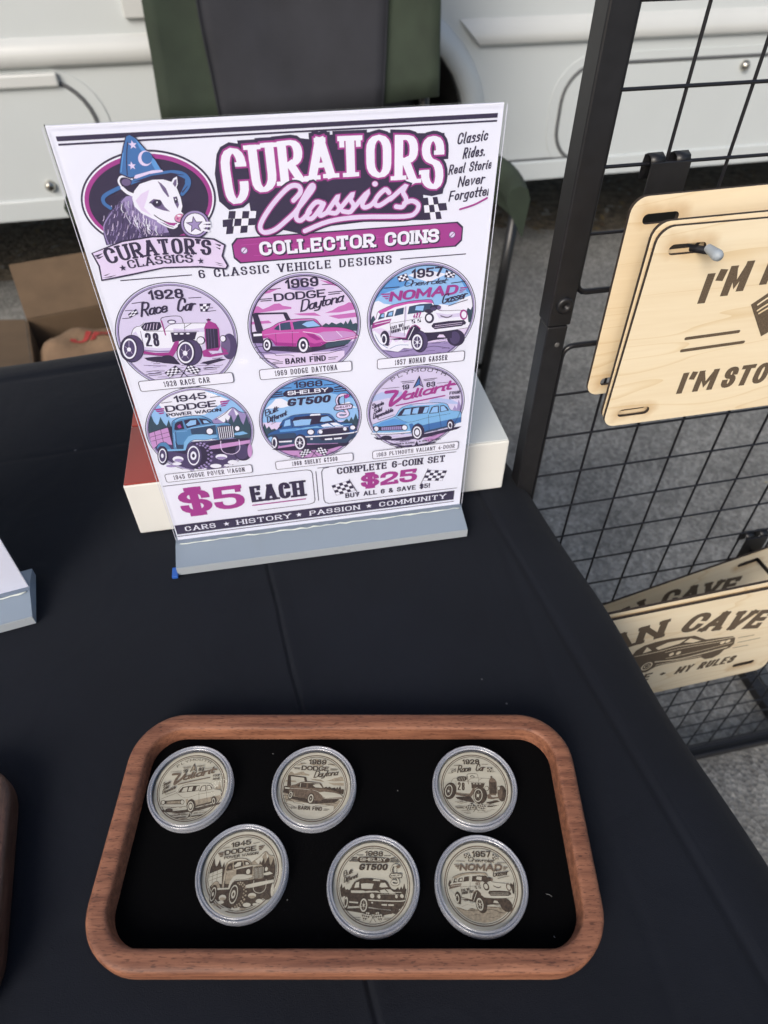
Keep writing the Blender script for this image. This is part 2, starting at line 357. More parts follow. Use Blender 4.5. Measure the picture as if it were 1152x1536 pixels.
    def text(s, txt, m, h, x0, y0, x1, y1, sty='b', base=None, top=None, pen=None, grow=0, sl=None):
        wv, wh, gap, slant, ser = STY[sty]
        if sl is not None: slant = sl
        if pen: pv, ph = pen
        else: pv, ph = wv * h, wh * h
        tot = sum(G[c][0] for c in txt) + gap * (len(txt) - 1)
        d = Vector((x1 - x0, y1 - y0)); Ln = d.length; d.normalize(); nn = Vector((-d.y, d.x))
        body = sum(G[c][0] for c in txt); avail = Ln - slant * h * .55 - pv * len(txt) - gap * h * .55 * (len(txt) - 1)
        xs = max(avail / max(body * h, 1e-6), .28)
        lim = 1.9 if sty != 'h' else 2.6
        gp = gap * h * .55
        if xs > lim: gp += (xs - lim) * body * h / max(1, len(txt) - 1); xs = lim
        s.up(); x = pv / 2
        for c in txt:
            wd, st = G[c]
            for k, (cl, pts) in enumerate(st):
                bu = cl == 'b'; cl = cl is True; R = roundpoly(pts, cl)
                def mp(p):
                    X_ = x + p[0] * xs * h; lo_ = .78 if (sty == 'h' and c.islower()) else 1
                    if base:
                        b, t = base(x0 + X_), top(x0 + X_)
                        return Vector((x0 + X_, b + ph / 2 + p[1] * (t - b - ph)))
                    Y_ = ph / 2 + p[1] * (h - ph) * lo_
                    return Vector((x0, y0)) + d * (X_ + slant * Y_) + nn * Y_
                Q = [mp(p) for p in R]
                s.stroke(m, Q, pv * (.82 if bu else 1) + grow, ph + grow, cl, 'butt' if bu else 'round' if sty in ('h', 'hb', 'm') else 'sq', dz=k * 4.5e-6)
                sk = c in 'AV' and k < 2
                if ser and not cl and not bu:
                    for (e, f) in ((0, 1), (-1, -2)):
                        pe, pf = R[e], R[f]; dv = (pe - pf).normalized(); c0 = mp(pe)
                        if abs(dv.y) > .55 and (pe.y < .05 or pe.y > .95):
                            L_ = pv * .5 + h * .11 * ser + grow / 2
                            if (c == 'A' and pe.y > .5 or c == 'V' and pe.y < .5): L_ = pv * .62 + grow / 2
                            s.stroke(m, [c0 - d * L_, c0 + d * L_], ph + grow, ph * .9 + grow, False, 'butt', dz=13e-6 + (.5e-6 if e else 0) + k * 1e-6)
                        elif abs(dv.x) > .8 and c not in "-'":
                            if pe.y > .9: sp = (0, -.22)
                            elif pe.y < .1: sp = (.22, 0)
                            else: sp = (.11, -.11)
                            s.stroke(m, [c0 + nn * (h * sp[0] + grow / 2), c0 + nn * (h * sp[1] - grow / 2)], ph * 1.1 + grow, ph + grow, False, 'butt', dz=17e-6 + (.5e-6 if e else 0) + k * 1e-6)
                        elif abs(dv.y) > .55 and ((c in 'CG' and pe.y > .5 and ser > .6) or c == 'S') and 0.2 < pe.y < .8:
                            L_ = pv * .5 + h * .06
                            s.stroke(m, [c0 - d * L_, c0 + d * L_ * .7], ph + grow, ph * .9 + grow, False, 'butt', dz=21e-6)
            x += wd * xs * h + pv + gp
        s.z += 22e-6
    def arctext(s, txt, m, h, p0, p1, p2, sty):
        wv, wh, gap, slant, ser = STY[sty]; tot = sum(G[c][0] for c in txt) + (wv + gap * .6) * len(txt); xs_all = []
        A, B, C = Vector(p0), Vector(p1), Vector(p2); M = (B * 2 - (A + C) * .5)
        f = lambda t: A * (1 - t) ** 2 + M * 2 * t * (1 - t) + C * t * t
        x = 0; adv = [(G[c][0] + wv + gap * .6) / tot for c in txt]
        for c, a in zip(txt, adv):
            t0, t1 = x + a * .06, x + a * .94; q0, q1 = f(t0), f(t1); x += a
            if c != ' ': s.text(c, m, h, q0.x, q0.y, q1.x, q1.y, sty)
    def art(s, els, circle=None):
        sc = .1
        pr = lambda v: [(v[i] * sc, v[i + 1] * sc) for i in range(0, len(v), 2)]
        hatched = circle is None
        for e in els:
            k = e[0]
            if not hatched and k not in ('D', 'PC'):
                hatched = True; rr = random.Random(len(els))
                for i in range(46):
                    y = circle * rr.uniform(-.86, -.36); xm = math.sqrt(circle ** 2 - y * y) - 2.5; x = rr.uniform(-xm, xm); l = rr.uniform(1, 4); s.line(rr.choice('KGGV'), rr.uniform(.18, .4), [(max(-xm, x - l), y), (x, y + rr.uniform(-.3, .3)), (min(xm, x + l), y + rr.uniform(-.2, .2))])
            if k == 'D':
                R = circle; s.ell(e[1], (0, 0, R, 0, 0, R), 64)
            elif k == 'P': s.poly(e[1], pr(e[2]))
            elif k == 'PC': s.poly(e[1], clipcircle(pr(e[2]), circle))
            elif k == 'L': s.line(e[1], e[2], pr(e[3]))
            elif k == 'E': s.ell(e[1], [v * sc for v in e[2]])
            elif k == 'F': s.flag(pr(e[1]), e[2], e[3])
            elif k == 'ST': s.star(e[1], e[2] * sc, e[3] * sc, e[4] * sc)
            elif k == 'T': s.text(e[2], e[3], e[4], e[5] * sc, e[6] * sc, e[7] * sc, e[8] * sc, e[1])
            elif k == 'TA': s.arctext(e[2], e[3], e[4], (e[5] * sc, e[6] * sc), (e[7] * sc, e[8] * sc), (e[9] * sc, e[10] * sc), e[1])
    def build(s, name, parent): return s.mb.build(name, parent, fix=False)
def clipcircle(pts, R, n=64):
    out = [Vector(p) for p in pts]
    for i in range(n):
        a = 2 * math.pi * (i + .5) / n; nx, ny = math.cos(a), math.sin(a); new = []
        f = lambda p: R - (p.x * nx + p.y * ny)
        for j in range(len(out)):
            p, q = out[j - 1], out[j]; fp, fq = f(p), f(q)
            if fq >= 0:
                if fp < 0: new.append(p + (q - p) * (fp / (fp - fq)))
                new.append(q)
            elif fp >= 0: new.append(p + (q - p) * (fp / (fp - fq)))
        out = new
        if len(out) < 3: return []
    res = []
    for p in out:
        if not res or (p - res[-1]).length > 1e-4: res.append(p)
    return res
ART={}
ART['race']=((35.2, 164.0),33.5,('1928 RACE CAR', 6.6, 61.9, 135.2),[('D','lav'),('P','K',[-214,-101,-136,-100,-48,-111,-20,-168,-108,-149,-199,-120]),('P','K',[100,-166,209,-151,248,-163,136,-187]),('E','T',[278,-80,44,-5,13,84]),('E','G',[259,-74,27,-3,10,64]),('P','W',[-247,50,-229,81,-207,96,-184,99,-162,115,-112,117,-70,110,-66,58,-31,87,8,94,84,90,178,81,159,32,114,-90,-42,-83,-204,-57,-217,4,-215,40]),('P','lav',[-197,-31,-125,-49,-35,-53,-49,-81,-204,-57]),('P','lav',[-243,53,-217,69,-208,32,-209,-38,-216,0,-215,38]),('P','lav',[-10,67,76,53,163,54,155,28,-15,43]),('P','V',[-201,-48,-122,-65,-42,-69,-42,-83,-204,-57]),('L','K',0.28,[-247,50,-229,81,-207,96,-184,99,-162,115]),('L','K',0.28,[-66,58,-31,87,8,94,84,90,178,81]),('L','K',0.25,[-204,-57,-42,-83]),('P','K',[-183,93,-156,115,-112,117,-73,111,-71,83,-96,63,-173,68]),('L','P',0.3,[-160,99,-170,82]),('L','P',0.3,[-143,104,-155,77]),('L','P',0.3,[-125,106,-140,72]),('L','P',0.3,[-108,107,-121,70]),('L','P',0.3,[-91,105,-103,72]),('L','K',0.35,[-67,110,-55,138,38,137,50,97]),('L','M',0.7,[-65,118,-63,83,-62,32]),('E','T',[-11,108,24,-3,3,13]),('E','W',[-11,106,17,-2,2,8]),('L','K',0.25,[-162,64,-38,53,124,36]),('L','K',0.25,[55,91,49,43]),('L','K',0.3,[93,88,50,65]),('L','G',0.3,[-192,67,-197,-28]),('P','K',[-31,44,114,32,93,-13,25,-10,-2,-19,-34,-18]),('E','W',[-4,32,11,-1,1,5]),('E','W',[28,29,11,-1,1,5]),('E','W',[62,27,10,-1,1,5]),('T','d','28','K',8.53,-183,-29,-109,-37),('P','M',[-210,-56,-143,-75,-68,-82,-21,-16,3,-11,-7,-55,-54,-112,-147,-90,-208,-75]),('L','K',0.25,[-209,-78,-135,-94,-56,-113]),('E','K',[-83,-109,29,-3,2,12]),('P','M',[159,54,174,82,201,90,227,73,240,39,229,-71,211,-100,143,-93]),('P','K',[165,48,232,41,218,-79,148,-84]),('L','G',0.2,[178,45,160,-81]),('L','G',0.2,[193,44,177,-81]),('L','G',0.2,[209,42,195,-80]),('E','M',[191,94,8,-1,2,15]),('E','K',[192,100,13,-1,1,5]),('P','M',[120,-129,120,-91,148,-82,168,-119,262,-113,267,-127,158,-137]),('P','M',[232,-75,264,-105,242,-115]),('E','K',[126,-23,24,-3,5,26]),('E','W',[124,-23,19,-2,4,21]),('E','K',[253,-25,19,-2,3,23]),('E','W',[251,-25,14,-2,3,18]),('E','K',[47,-94,72,-8,17,88]),('E','T',[51,-95,64,-7,16,81]),('E','K',[27,-92,53,-6,15,79]),('E','W',[25,-92,45,-5,14,69]),('E','T',[25,-92,37,-4,11,58]),('E','W',[21,-95,13,-2,3,16]),('L','P',0.2,[35,-44,27,-81]),('L','P',0.2,[4,-67,16,-87]),('L','P',0.2,[-4,-124,12,-106]),('L','P',0.2,[33,-131,26,-111]),('L','P',0.2,[52,-72,34,-88]),('E','K',[-265,-36,66,-7,22,87]),('E','T',[-261,-36,58,-6,20,81]),('E','K',[-279,-34,44,-5,19,74]),('E','W',[-279,-34,38,-4,16,64]),('E','T',[-279,-34,30,-3,13,53]),('E','W',[-282,-38,11,-1,3,13]),('L','P',0.2,[-269,13,-277,-20]),('L','P',0.2,[-299,-17,-289,-30]),('L','P',0.2,[-308,-65,-292,-48]),('L','P',0.2,[-271,-65,-276,-49]),('T','b','1928','K',5.5,-99,246,86,241),('L','K',0.4,[-194,235,-129,239]),('L','K',0.4,[111,239,176,237]),('T','h','Race','K',7.98,-170,153,-4,168),('T','h','Car','K',7.98,26,162,146,167),('F',[-230,175,-181,202,-178,174,-226,154],3,3),('F',[161,200,220,197,193,152,159,155],3,3),('L','K',0.35,[-266,153,-227,153]),('L','K',0.35,[-240,197,-203,197]),('L','K',0.35,[190,152,241,153]),('L','K',0.35,[200,171,228,171]),('F',[-123,-211,-54,-171,-18,-208,-100,-245],5,4),('F',[23,-169,89,-208,58,-245,-5,-209],5,4),('L','K',0.45,[-51,-171,6,-255]),('L','K',0.45,[26,-170,-44,-260]),('L','K',0.35,[-227,-209,-141,-209]),('L','K',0.35,[-213,-220,-144,-220]),('L','K',0.35,[109,-206,200,-207]),('L','K',0.35,[107,-216,181,-218]),('L','G',0.3,[-226,-148,-102,-166])])
ART['wing']=((108.4, 164.0),33.0,('1969 DODGE DAYTONA', 78.2, 135, 135),[('D','P'),('PC','Q',[-326,136,-279,153,-253,155,-230,134,-196,145,-162,160,-133,161,-115,145,-67,132,-68,121,-140,120,-330,111]),('PC','Q',[121,77,169,91,203,110,237,117,265,131,311,118,310,84,209,73]),('PC','Q',[-336,64,-206,62,-188,44,-339,47]),('PC','Q',[-244,222,-171,247,-117,252,-180,227]),('PC','Q',[140,57,303,64,309,34,200,33]),('PC','Q',[107,278,190,258,241,219,164,246]),('PC','Q',[-58,90,62,86,100,61,-19,76]),('E','V',[1,239,70,-6,1,12]),('E','V',[-7,294,25,-2,0,9]),('PC','N',[96,-5,124,14,141,2,159,16,185,0,213,10,229,-4,242,18,253,-5,271,27,284,-8,302,-2,315,-11,314,-57,136,-20]),('PC','V',[-359,-51,-247,-62,19,-128,327,-120,323,-330,-387,-251]),('PC','P',[-258,-154,226,-180,221,-319,-271,-264]),('L','K',0.4,[-306,-102,-265,-98,-241,-124]),('L','K',0.4,[-296,-134,-223,-145,-190,-161]),('L','K',0.35,[-191,-168,-109,-173,-82,-184]),('L','K',0.35,[29,-184,127,-186,212,-171]),('L','K',0.4,[-288,-174,-221,-189,-175,-206]),('L','K',0.4,[142,-172,185,-164,248,-151]),('L','K',0.35,[-256,-193,-198,-232]),('P','K',[-292,110,-277,117,-109,105,-97,102,-79,56,-106,54,-118,95,-261,104,-244,9,-255,-12,-285,5]),('P','K',[-316,-3,-249,6,-252,-81,-315,-70]),('P','W',[-304,-13,-253,-16,-255,-30,-304,-29]),('P','K',[-218,-103,-63,-119,19,-131,81,-134,131,-109,278,-108,227,-149,101,-161,-5,-171,-214,-131]),('P','M',[-253,-1,-228,11,-197,19,-148,44,-81,56,-21,56,52,49,75,34,106,-8,177,-17,232,-28,283,-52,315,-89,299,-105,201,-107,131,-109,81,-134,19,-133,9,-88,-24,-69,-53,-89,-63,-121,-184,-103,-204,-66,-225,-45,-253,-46]),('P','X',[-252,-31,-224,-39,-199,-58,-182,-80,-61,-99,-61,-121,-184,-103,-204,-66,-225,-45,-253,-48]),('P','X',[10,-99,48,-113,90,-107,126,-109,81,-134,19,-133]),('P','R',[-138,44,-81,51,45,46,58,40,-75,44]),('P','X',[-1,-37,52,-52,91,-90,63,-93,24,-66]),('P','R',[52,-50,108,-40,217,-46,283,-61,310,-85,229,-94,132,-106,105,-90]),('L','W',0.35,[-14,-28,79,-56,128,-109,312,-91]),('L','W',0.3,[183,-44,216,-85]),('L','K',0.3,[-253,-1,-228,11,-197,19,-148,44,-81,56,-21,56,52,49,75,34,106,-8,177,-17,232,-28,283,-52,315,-89]),('P','D',[-182,5,-164,23,-135,39,-85,43,-81,-7,-153,-5]),('L','R',0.6,[-146,36,-147,-4]),('P','D',[-70,39,-22,44,52,40,74,19,101,-7,28,-10,-65,-9]),('P','C',[-17,20,11,33,51,36,90,-1,15,-1]),('L','K',0.22,[-175,-20,-179,-92]),('L','K',0.22,[-77,-18,-83,-115]),('L','R',0.4,[-242,-25,-155,-22,-41,-29]),('P','N',[113,-120,271,-108,249,-137,112,-149]),('E','K',[-232,-93,29,-3,5,45]),('E','W',[-234,-92,20,-2,4,35]),('E','K',[-236,-92,12,-1,2,22]),('E','W',[-236,-92,4,-1,1,7]),('E','K',[-21,-116,37,-4,4,55]),('E','W',[-21,-117,27,-3,3,44]),('E','K',[-21,-116,17,-2,2,29]),('E','W',[-21,-116,6,-1,1,9]),('T','b','1969','K',5.5,-89,243,98,245),('L','K',0.4,[-178,249,-117,250]),('L','K',0.4,[118,251,190,249]),('T','b','DODGE','K',4.73,-160,175,135,177),('L','K',0.5,[-244,196,-172,195]),('L','K',0.5,[-233,185,-178,184]),('L','K',0.5,[151,202,227,203]),('L','K',0.5,[151,190,214,192]),('T','h','Daytona','K',7.15,-21,97,248,141),('T','n','BARN FIND','K',3.96,-139,-234,109,-236),('L','K',0.4,[-213,-212,-155,-214]),('L','K',0.4,[-214,-222,-156,-225]),('L','K',0.4,[127,-216,182,-216]),('L','K',0.4,[126,-228,167,-229])])
ART['gasser']=((178.8, 164.0),33.3,('1957 NOMAD GASSER', 151.4, 207.6, 134.3),[('D','P'),('PC','C',[-332,241,-207,339,92,323,305,224,341,25,183,32,-335,64]),('PC','A',[-306,211,-153,261,-71,213,-239,163,-314,113]),('PC','A',[224,209,288,190,326,93,266,135]),('PC','W',[-335,56,-307,90,-287,118,-263,124,-232,102,-177,90,-170,56,-294,23]),('PC','W',[68,50,109,68,181,54,248,93,324,115,334,18,155,19]),('PC','W',[-93,263,0,290,138,251,31,211]),('PC','N',[-315,-5,-304,24,-292,34,-284,7,-287,-23,-312,-28]),('PC','N',[272,-7,283,30,302,13,314,42,338,-20,338,-82,286,-77]),('PC','V',[-252,-182,-56,-210,52,-181,319,-191,341,-114,375,-364,-252,-296]),('E','K',[224,-166,58,-6,-5,58]),('E','T',[217,-165,33,-3,-4,44]),('P','K',[-202,-131,-80,-128,20,-106,194,-107,198,-163,81,-167,23,-178,-72,-152]),('P','W',[-305,-51,-298,-10,-280,14,-268,54,-225,76,-170,93,-74,105,9,106,55,101,74,64,105,31,155,23,255,15,286,-15,297,-78,267,-106,78,-112,-10,-99,-47,-57,-82,-81,-95,-130,-188,-115,-217,-67,-245,-53]),('P','lav',[-192,-71,-96,-103,-93,-131,-188,-115,-211,-76]),('P','lav',[84,17,157,-2,257,1,277,-24,187,-25,108,-22]),('P','lav',[-107,69,-94,75,-96,-25,-106,-40]),('P','V',[4,-86,77,-97,266,-97,267,-106,78,-113,9,-103]),('P','Q',[-268,54,-225,76,-170,93,-74,106,9,106,55,101,66,79,10,90,-87,89,-170,75,-252,38]),('P','M',[-305,-51,-300,-14,-252,-3,-186,4,-195,-22,-301,-50]),('L','W',0.4,[-287,-23,-195,-10]),('P','D',[-270,4,-254,42,-228,45,-229,12]),('P','D',[-223,15,-210,49,-173,56,-177,18]),('P','D',[-170,18,-157,62,-111,69,-115,27]),('P','D',[-89,23,-80,72,-18,81,56,80,74,47,13,28]),('P','C',[-252,23,-245,37,-232,40,-233,17]),('P','C',[-207,26,-201,43,-180,48,-183,24]),('P','C',[-44,45,-38,70,11,69,5,37]),('L','K',0.28,[-305,-51,-298,-10,-280,14,-268,54,-225,76,-170,93,-74,105,9,106,55,101,74,64,105,31,155,23,255,15,286,-15]),('L','K',0.25,[-104,72,-106,-117]),('L','K',0.25,[-195,-22,-190,-113]),('L','M',0.5,[-199,-114,-98,-134]),('L','K',0.22,[-189,-26,-77,-16,0,-4]),('E','K',[41,31,27,-3,-1,13]),('E','K',[82,52,34,-3,-1,16]),('E','T',[69,42,18,-2,-1,13]),('E','G',[103,48,12,-1,-1,12]),('E','K',[47,-15,29,-3,-2,35]),('E','W',[45,-14,18,-2,-1,22]),('E','M',[260,-13,24,-2,-4,34]),('E','W',[262,-13,16,-2,-2,23]),('P','K',[57,-75,74,-51,167,-46,265,-48,281,-67,251,-91,77,-97]),('L','P',0.3,[82,-69,263,-63]),('L','P',0.25,[79,-81,253,-75]),('P','W',[-14,-73,18,-75,61,-67,84,-93,265,-87,288,-62,309,-70,292,-103,165,-112,78,-113,9,-107]),('L','K',0.25,[-14,-73,9,-107,78,-113,165,-112,292,-103]),('E','K',[75,-71,11,-1,-1,11]),('E','K',[267,-69,12,-1,-1,11]),('L','K',0.4,[118,-9,158,-23,186,-14]),('L','K',0.25,[114,-3,158,-19,189,-8]),('P','K',[-94,-142,-87,-103,-68,-66,-40,-52,-7,-80,-8,-127,-58,-154]),('L','M',0.5,[-95,-134,-87,-103,-68,-66,-40,-51,-7,-79]),('L','W',0.5,[-47,-68,-80,-143]),('P','P',[102,-150,115,-131,141,-134,157,-155]),('E','K',[-7,-167,52,-6,-4,77]),('E','T',[1,-167,42,-5,-3,69]),('E','K',[-21,-169,40,-4,-3,64]),('E','W',[-23,-169,32,-3,-3,53]),('E','T',[-23,-169,23,-2,-2,40]),('E','W',[-23,-170,7,-1,-1,11]),('L','W',0.3,[-24,-133,-21,-205]),('L','W',0.3,[-43,-155,-1,-185]),('L','W',0.3,[-41,-186,-4,-155]),('E','K',[-227,-129,30,-3,-1,59]),('E','W',[-232,-128,17,-2,0,37]),('E','K',[-233,-128,11,-1,0,25]),('PC','W',[-312,-74,-291,-64,-256,-95,-238,-167,-202,-179,-177,-134,-159,-155,-123,-139,-105,-165,-65,-153,-56,-210,-107,-201,-143,-225,-201,-207,-259,-193,-302,-145]),('L','B',0.3,[-287,-91,-259,-149,-209,-190]),('L','B',0.3,[-194,-196,-144,-177,-79,-183]),('L','K',0.3,[-216,-210,-143,-225,-77,-224]),('L','K',0.3,[25,-218,83,-208,189,-235]),('T','i','427','M',3.3,-57,-6,-10,-3),('F',[-63,-17,-45,-15,-41,-37,-58,-38],2,2),('F',[-27,-17,-10,-12,-5,-34,-23,-36],2,2),('T','n','FAST HOT','K',2.2,-189,-69,-118,-55),('T','n','COMING FIRST','K',2.2,-185,-94,-110,-79),('T','b','1957','K',5.5,-72,242,112,246),('F',[-156,261,-103,277,-85,238,-142,229],4,3),('F',[130,278,187,251,181,227,124,235],4,3),('T','h','Chevrolet','K',4.12,-118,198,143,198),('L','K',0.45,[-231,200,-144,200]),('L','K',0.45,[168,196,249,200]),('T','I','NOMAD','M',6.05,-205,114,214,125),('P','M',[-256,168,-197,166,-200,158,-242,159]),('P','M',[-246,153,-202,152,-205,145,-232,144]),('P','M',[-229,138,-206,138,-208,132,-220,130]),('P','M',[224,165,273,164,263,157,225,157]),('P','M',[222,151,260,151,251,145,221,144]),('P','M',[220,138,248,139,238,134,219,132]),('T','h','Gasser','K',6.05,113,68,280,97),('L','K',0.4,[160,55,215,70,274,83])])
ART['truck']=((35.2, 97.0),33.7,('1945 DODGE POWER WAGON', 5.2, 63.1, 62),[('D','W'),('PC','C',[-322,153,-147,345,155,318,356,93,342,-16,-341,75]),('PC','W',[-185,324,59,320,210,226,52,131,-159,132,-206,234]),('PC','V',[87,82,150,119,229,164,286,111,363,92,337,-111,60,-72]),('PC','W',[118,96,181,133,227,158,192,114,209,84,154,55]),('PC','W',[234,153,263,105,241,98]),('L','K',0.4,[108,84,172,121,228,164,266,127,308,112]),('PC','N',[-341,75,-315,108,-309,89,-272,182,-267,119,-256,91,-244,98,-220,149,-211,103,-199,74,-176,121,-172,71,-157,41,-167,-3,-362,-14]),('PC','N',[157,27,174,89,183,51,210,111,218,47,257,114,266,50,276,21,305,90,314,25,354,20,337,-111,149,-66]),('PC','T',[-371,-50,339,-92,287,-493,-450,-376]),('P','R',[-317,34,-195,63,-184,-24,-196,-77,-271,-50,-324,-95]),('L','K',0.35,[-317,34,-195,63,-184,-24]),('L','K',0.3,[-316,3,-192,28]),('L','K',0.3,[-316,-30,-189,-5]),('L','K',0.3,[-282,40,-291,-61]),('L','K',0.3,[-241,51,-246,-53]),('P','K',[-194,65,-163,65,-188,-85,-197,-84]),('P','K',[-249,-115,-126,-123,88,-76,295,-86,261,-218,69,-190,-134,-161]),('E','K',[242,-197,61,-9,11,78]),('E','T',[234,-196,44,-6,9,64]),('E','R',[287,-197,15,-2,7,56]),('P','B',[-196,-105,-183,-20,-163,88,-142,116,-103,132,-32,135,23,126,55,109,83,83,96,54,182,50,205,21,200,-73,103,-78,33,-54,-38,-45,-105,-88,-135,-129,-176,-116]),('P','D',[-173,-40,-161,-80,-126,-85,-136,-125,-176,-116]),('P','S',[-143,110,-104,127,-33,130,22,123,49,110,-35,119,-106,116,-139,97]),('P','S',[-57,45,103,53,182,48,101,40,-52,33]),('L','K',0.35,[-196,-105,-183,-20,-163,88,-142,116,-103,132,-32,135,23,126,55,109,83,83,96,54,182,50,205,21]),('P','K',[-158,43,-145,85,-128,99,-95,104,-95,38,-148,36]),('P','M',[-135,66,-114,81,-109,53,-128,47]),('P','K',[-86,105,-51,111,-3,109,11,60,-79,42]),('P','K',[9,108,57,95,83,63,21,58]),('P','C',[-80,72,-46,99,-10,99,-17,64,-69,57]),('P','C',[30,89,51,87,69,66,33,66]),('P','D',[-58,37,102,48,96,-30,23,-29,-60,-9]),('L','C',0.4,[-80,36,109,47]),('L','C',0.3,[-161,24,-83,22]),('L','K',0.3,[-154,23,-174,-111]),('L','C',0.4,[-167,15,-179,-96]),('P','S',[-136,-131,-119,-66,-85,-24,-46,-12,11,-18,95,-39,95,-58,16,-66,-55,-56,-97,-84,-121,-131]),('L','K',0.3,[-121,-131,-97,-84,-55,-56,16,-66,95,-58]),('P','S',[209,-36,266,-29,296,-52,239,-59,207,-53]),('P','K',[106,27,136,35,201,28,208,2,206,-66,106,-79]),('L','W',0.45,[114,24,111,-72]),('L','W',0.45,[127,23,124,-71]),('L','W',0.45,[140,22,137,-70]),('L','W',0.45,[153,22,149,-70]),('L','W',0.45,[166,21,162,-69]),('L','W',0.45,[179,21,175,-68]),('L','W',0.45,[192,20,187,-67]),('L','W',0.45,[205,19,200,-67]),('E','K',[57,-1,25,-4,5,31]),('E','W',[57,-1,19,-3,4,23]),('E','K',[233,-2,19,-3,4,25]),('E','W',[233,-2,14,-2,3,19]),('P','R',[33,-118,127,-109,300,-104,300,-133,121,-148,31,-147]),('L','K',0.3,[33,-118,127,-109,300,-104]),('L','K',0.3,[31,-147,121,-148,300,-133]),('L','P',0.5,[112,-89,105,-156,129,-194,180,-206,222,-173,230,-96]),('P','B',[-303,-98,-284,-62,-259,-47,-231,-51,-210,-101,-215,-125,-239,-118,-249,-82,-272,-73]),('L','K',0.3,[-303,-98,-284,-62,-259,-47,-231,-51,-210,-101]),('P','S',[-236,-107,-129,-119,-132,-132,-238,-123]),('E','W',[-186,-198,34,-6,5,25]),('E','V',[-184,-208,28,-5,2,13]),('E','W',[94,-219,38,-6,4,23]),('E','V',[93,-229,33,-5,1,11]),('E','W',[-58,-310,44,-7,3,18]),('E','W',[161,-276,33,-5,3,18]),('E','W',[44,-292,37,-6,3,18]),('E','W',[-201,-235,29,-4,2,13]),('E','W',[-163,-302,36,-6,2,14]),('E','V',[-242,-249,32,-5,2,10]),('E','W',[127,-299,30,-5,1,10]),('E','V',[1,-321,29,-5,1,10]),('E','K',[-47,-188,78,-12,22,117]),('E','V',[-40,-90,8,-1,1,8]),('E','V',[-17,-87,8,-2,1,8]),('E','V',[4,-96,8,-1,1,8]),('E','V',[21,-115,8,-2,1,8]),('E','V',[32,-141,9,-2,1,8]),('E','V',[36,-174,9,-1,1,8]),('E','V',[32,-208,9,-1,1,9]),('E','V',[20,-241,9,-1,1,9]),('E','V',[3,-268,8,-2,1,9]),('E','V',[-19,-287,8,-2,1,9]),('E','V',[-43,-296,9,-2,1,9]),('E','V',[-66,-292,8,-2,1,9]),('E','V',[-26,-104,7,-1,1,7]),('E','V',[-7,-109,7,-1,1,7]),('E','V',[7,-127,7,-1,1,7]),('E','V',[15,-155,7,-1,1,7]),('E','V',[15,-188,7,-1,1,7]),('E','V',[7,-222,7,-2,1,7]),('E','V',[-8,-252,7,-1,1,8]),('E','V',[-28,-271,7,-1,1,8]),('E','V',[-49,-278,7,-1,1,8]),('E','T',[-79,-183,48,-7,18,96]),('E','W',[-82,-183,39,-6,15,81]),('E','T',[-82,-183,33,-5,13,69]),('E','W',[-83,-183,19,-3,7,36]),('E','K',[-83,-183,9,-1,3,17]),('E','K',[-274,-155,34,-5,17,78]),('E','W',[-277,-155,25,-4,14,60]),('E','T',[-277,-155,20,-3,11,49]),('E','W',[-278,-155,8,-2,4,18]),('T','b','1945','K',4.73,-111,244,86,250),('L','K',0.4,[-190,251,-128,253]),('L','K',0.4,[108,255,169,257]),('T','b','DODGE','K',4.73,-177,180,138,184),('T','b','POWER WAGON','K',2.53,-181,145,156,145),('P','M',[-242,213,-182,214,-185,204,-234,201]),('P','M',[-238,198,-186,199,-189,189,-227,188]),('P','M',[-225,181,-190,183,-193,173,-217,171]),('P','M',[161,221,224,222,214,212,161,209]),('P','M',[161,204,211,207,202,196,161,194]),('P','M',[162,188,196,191,188,182,162,180])])
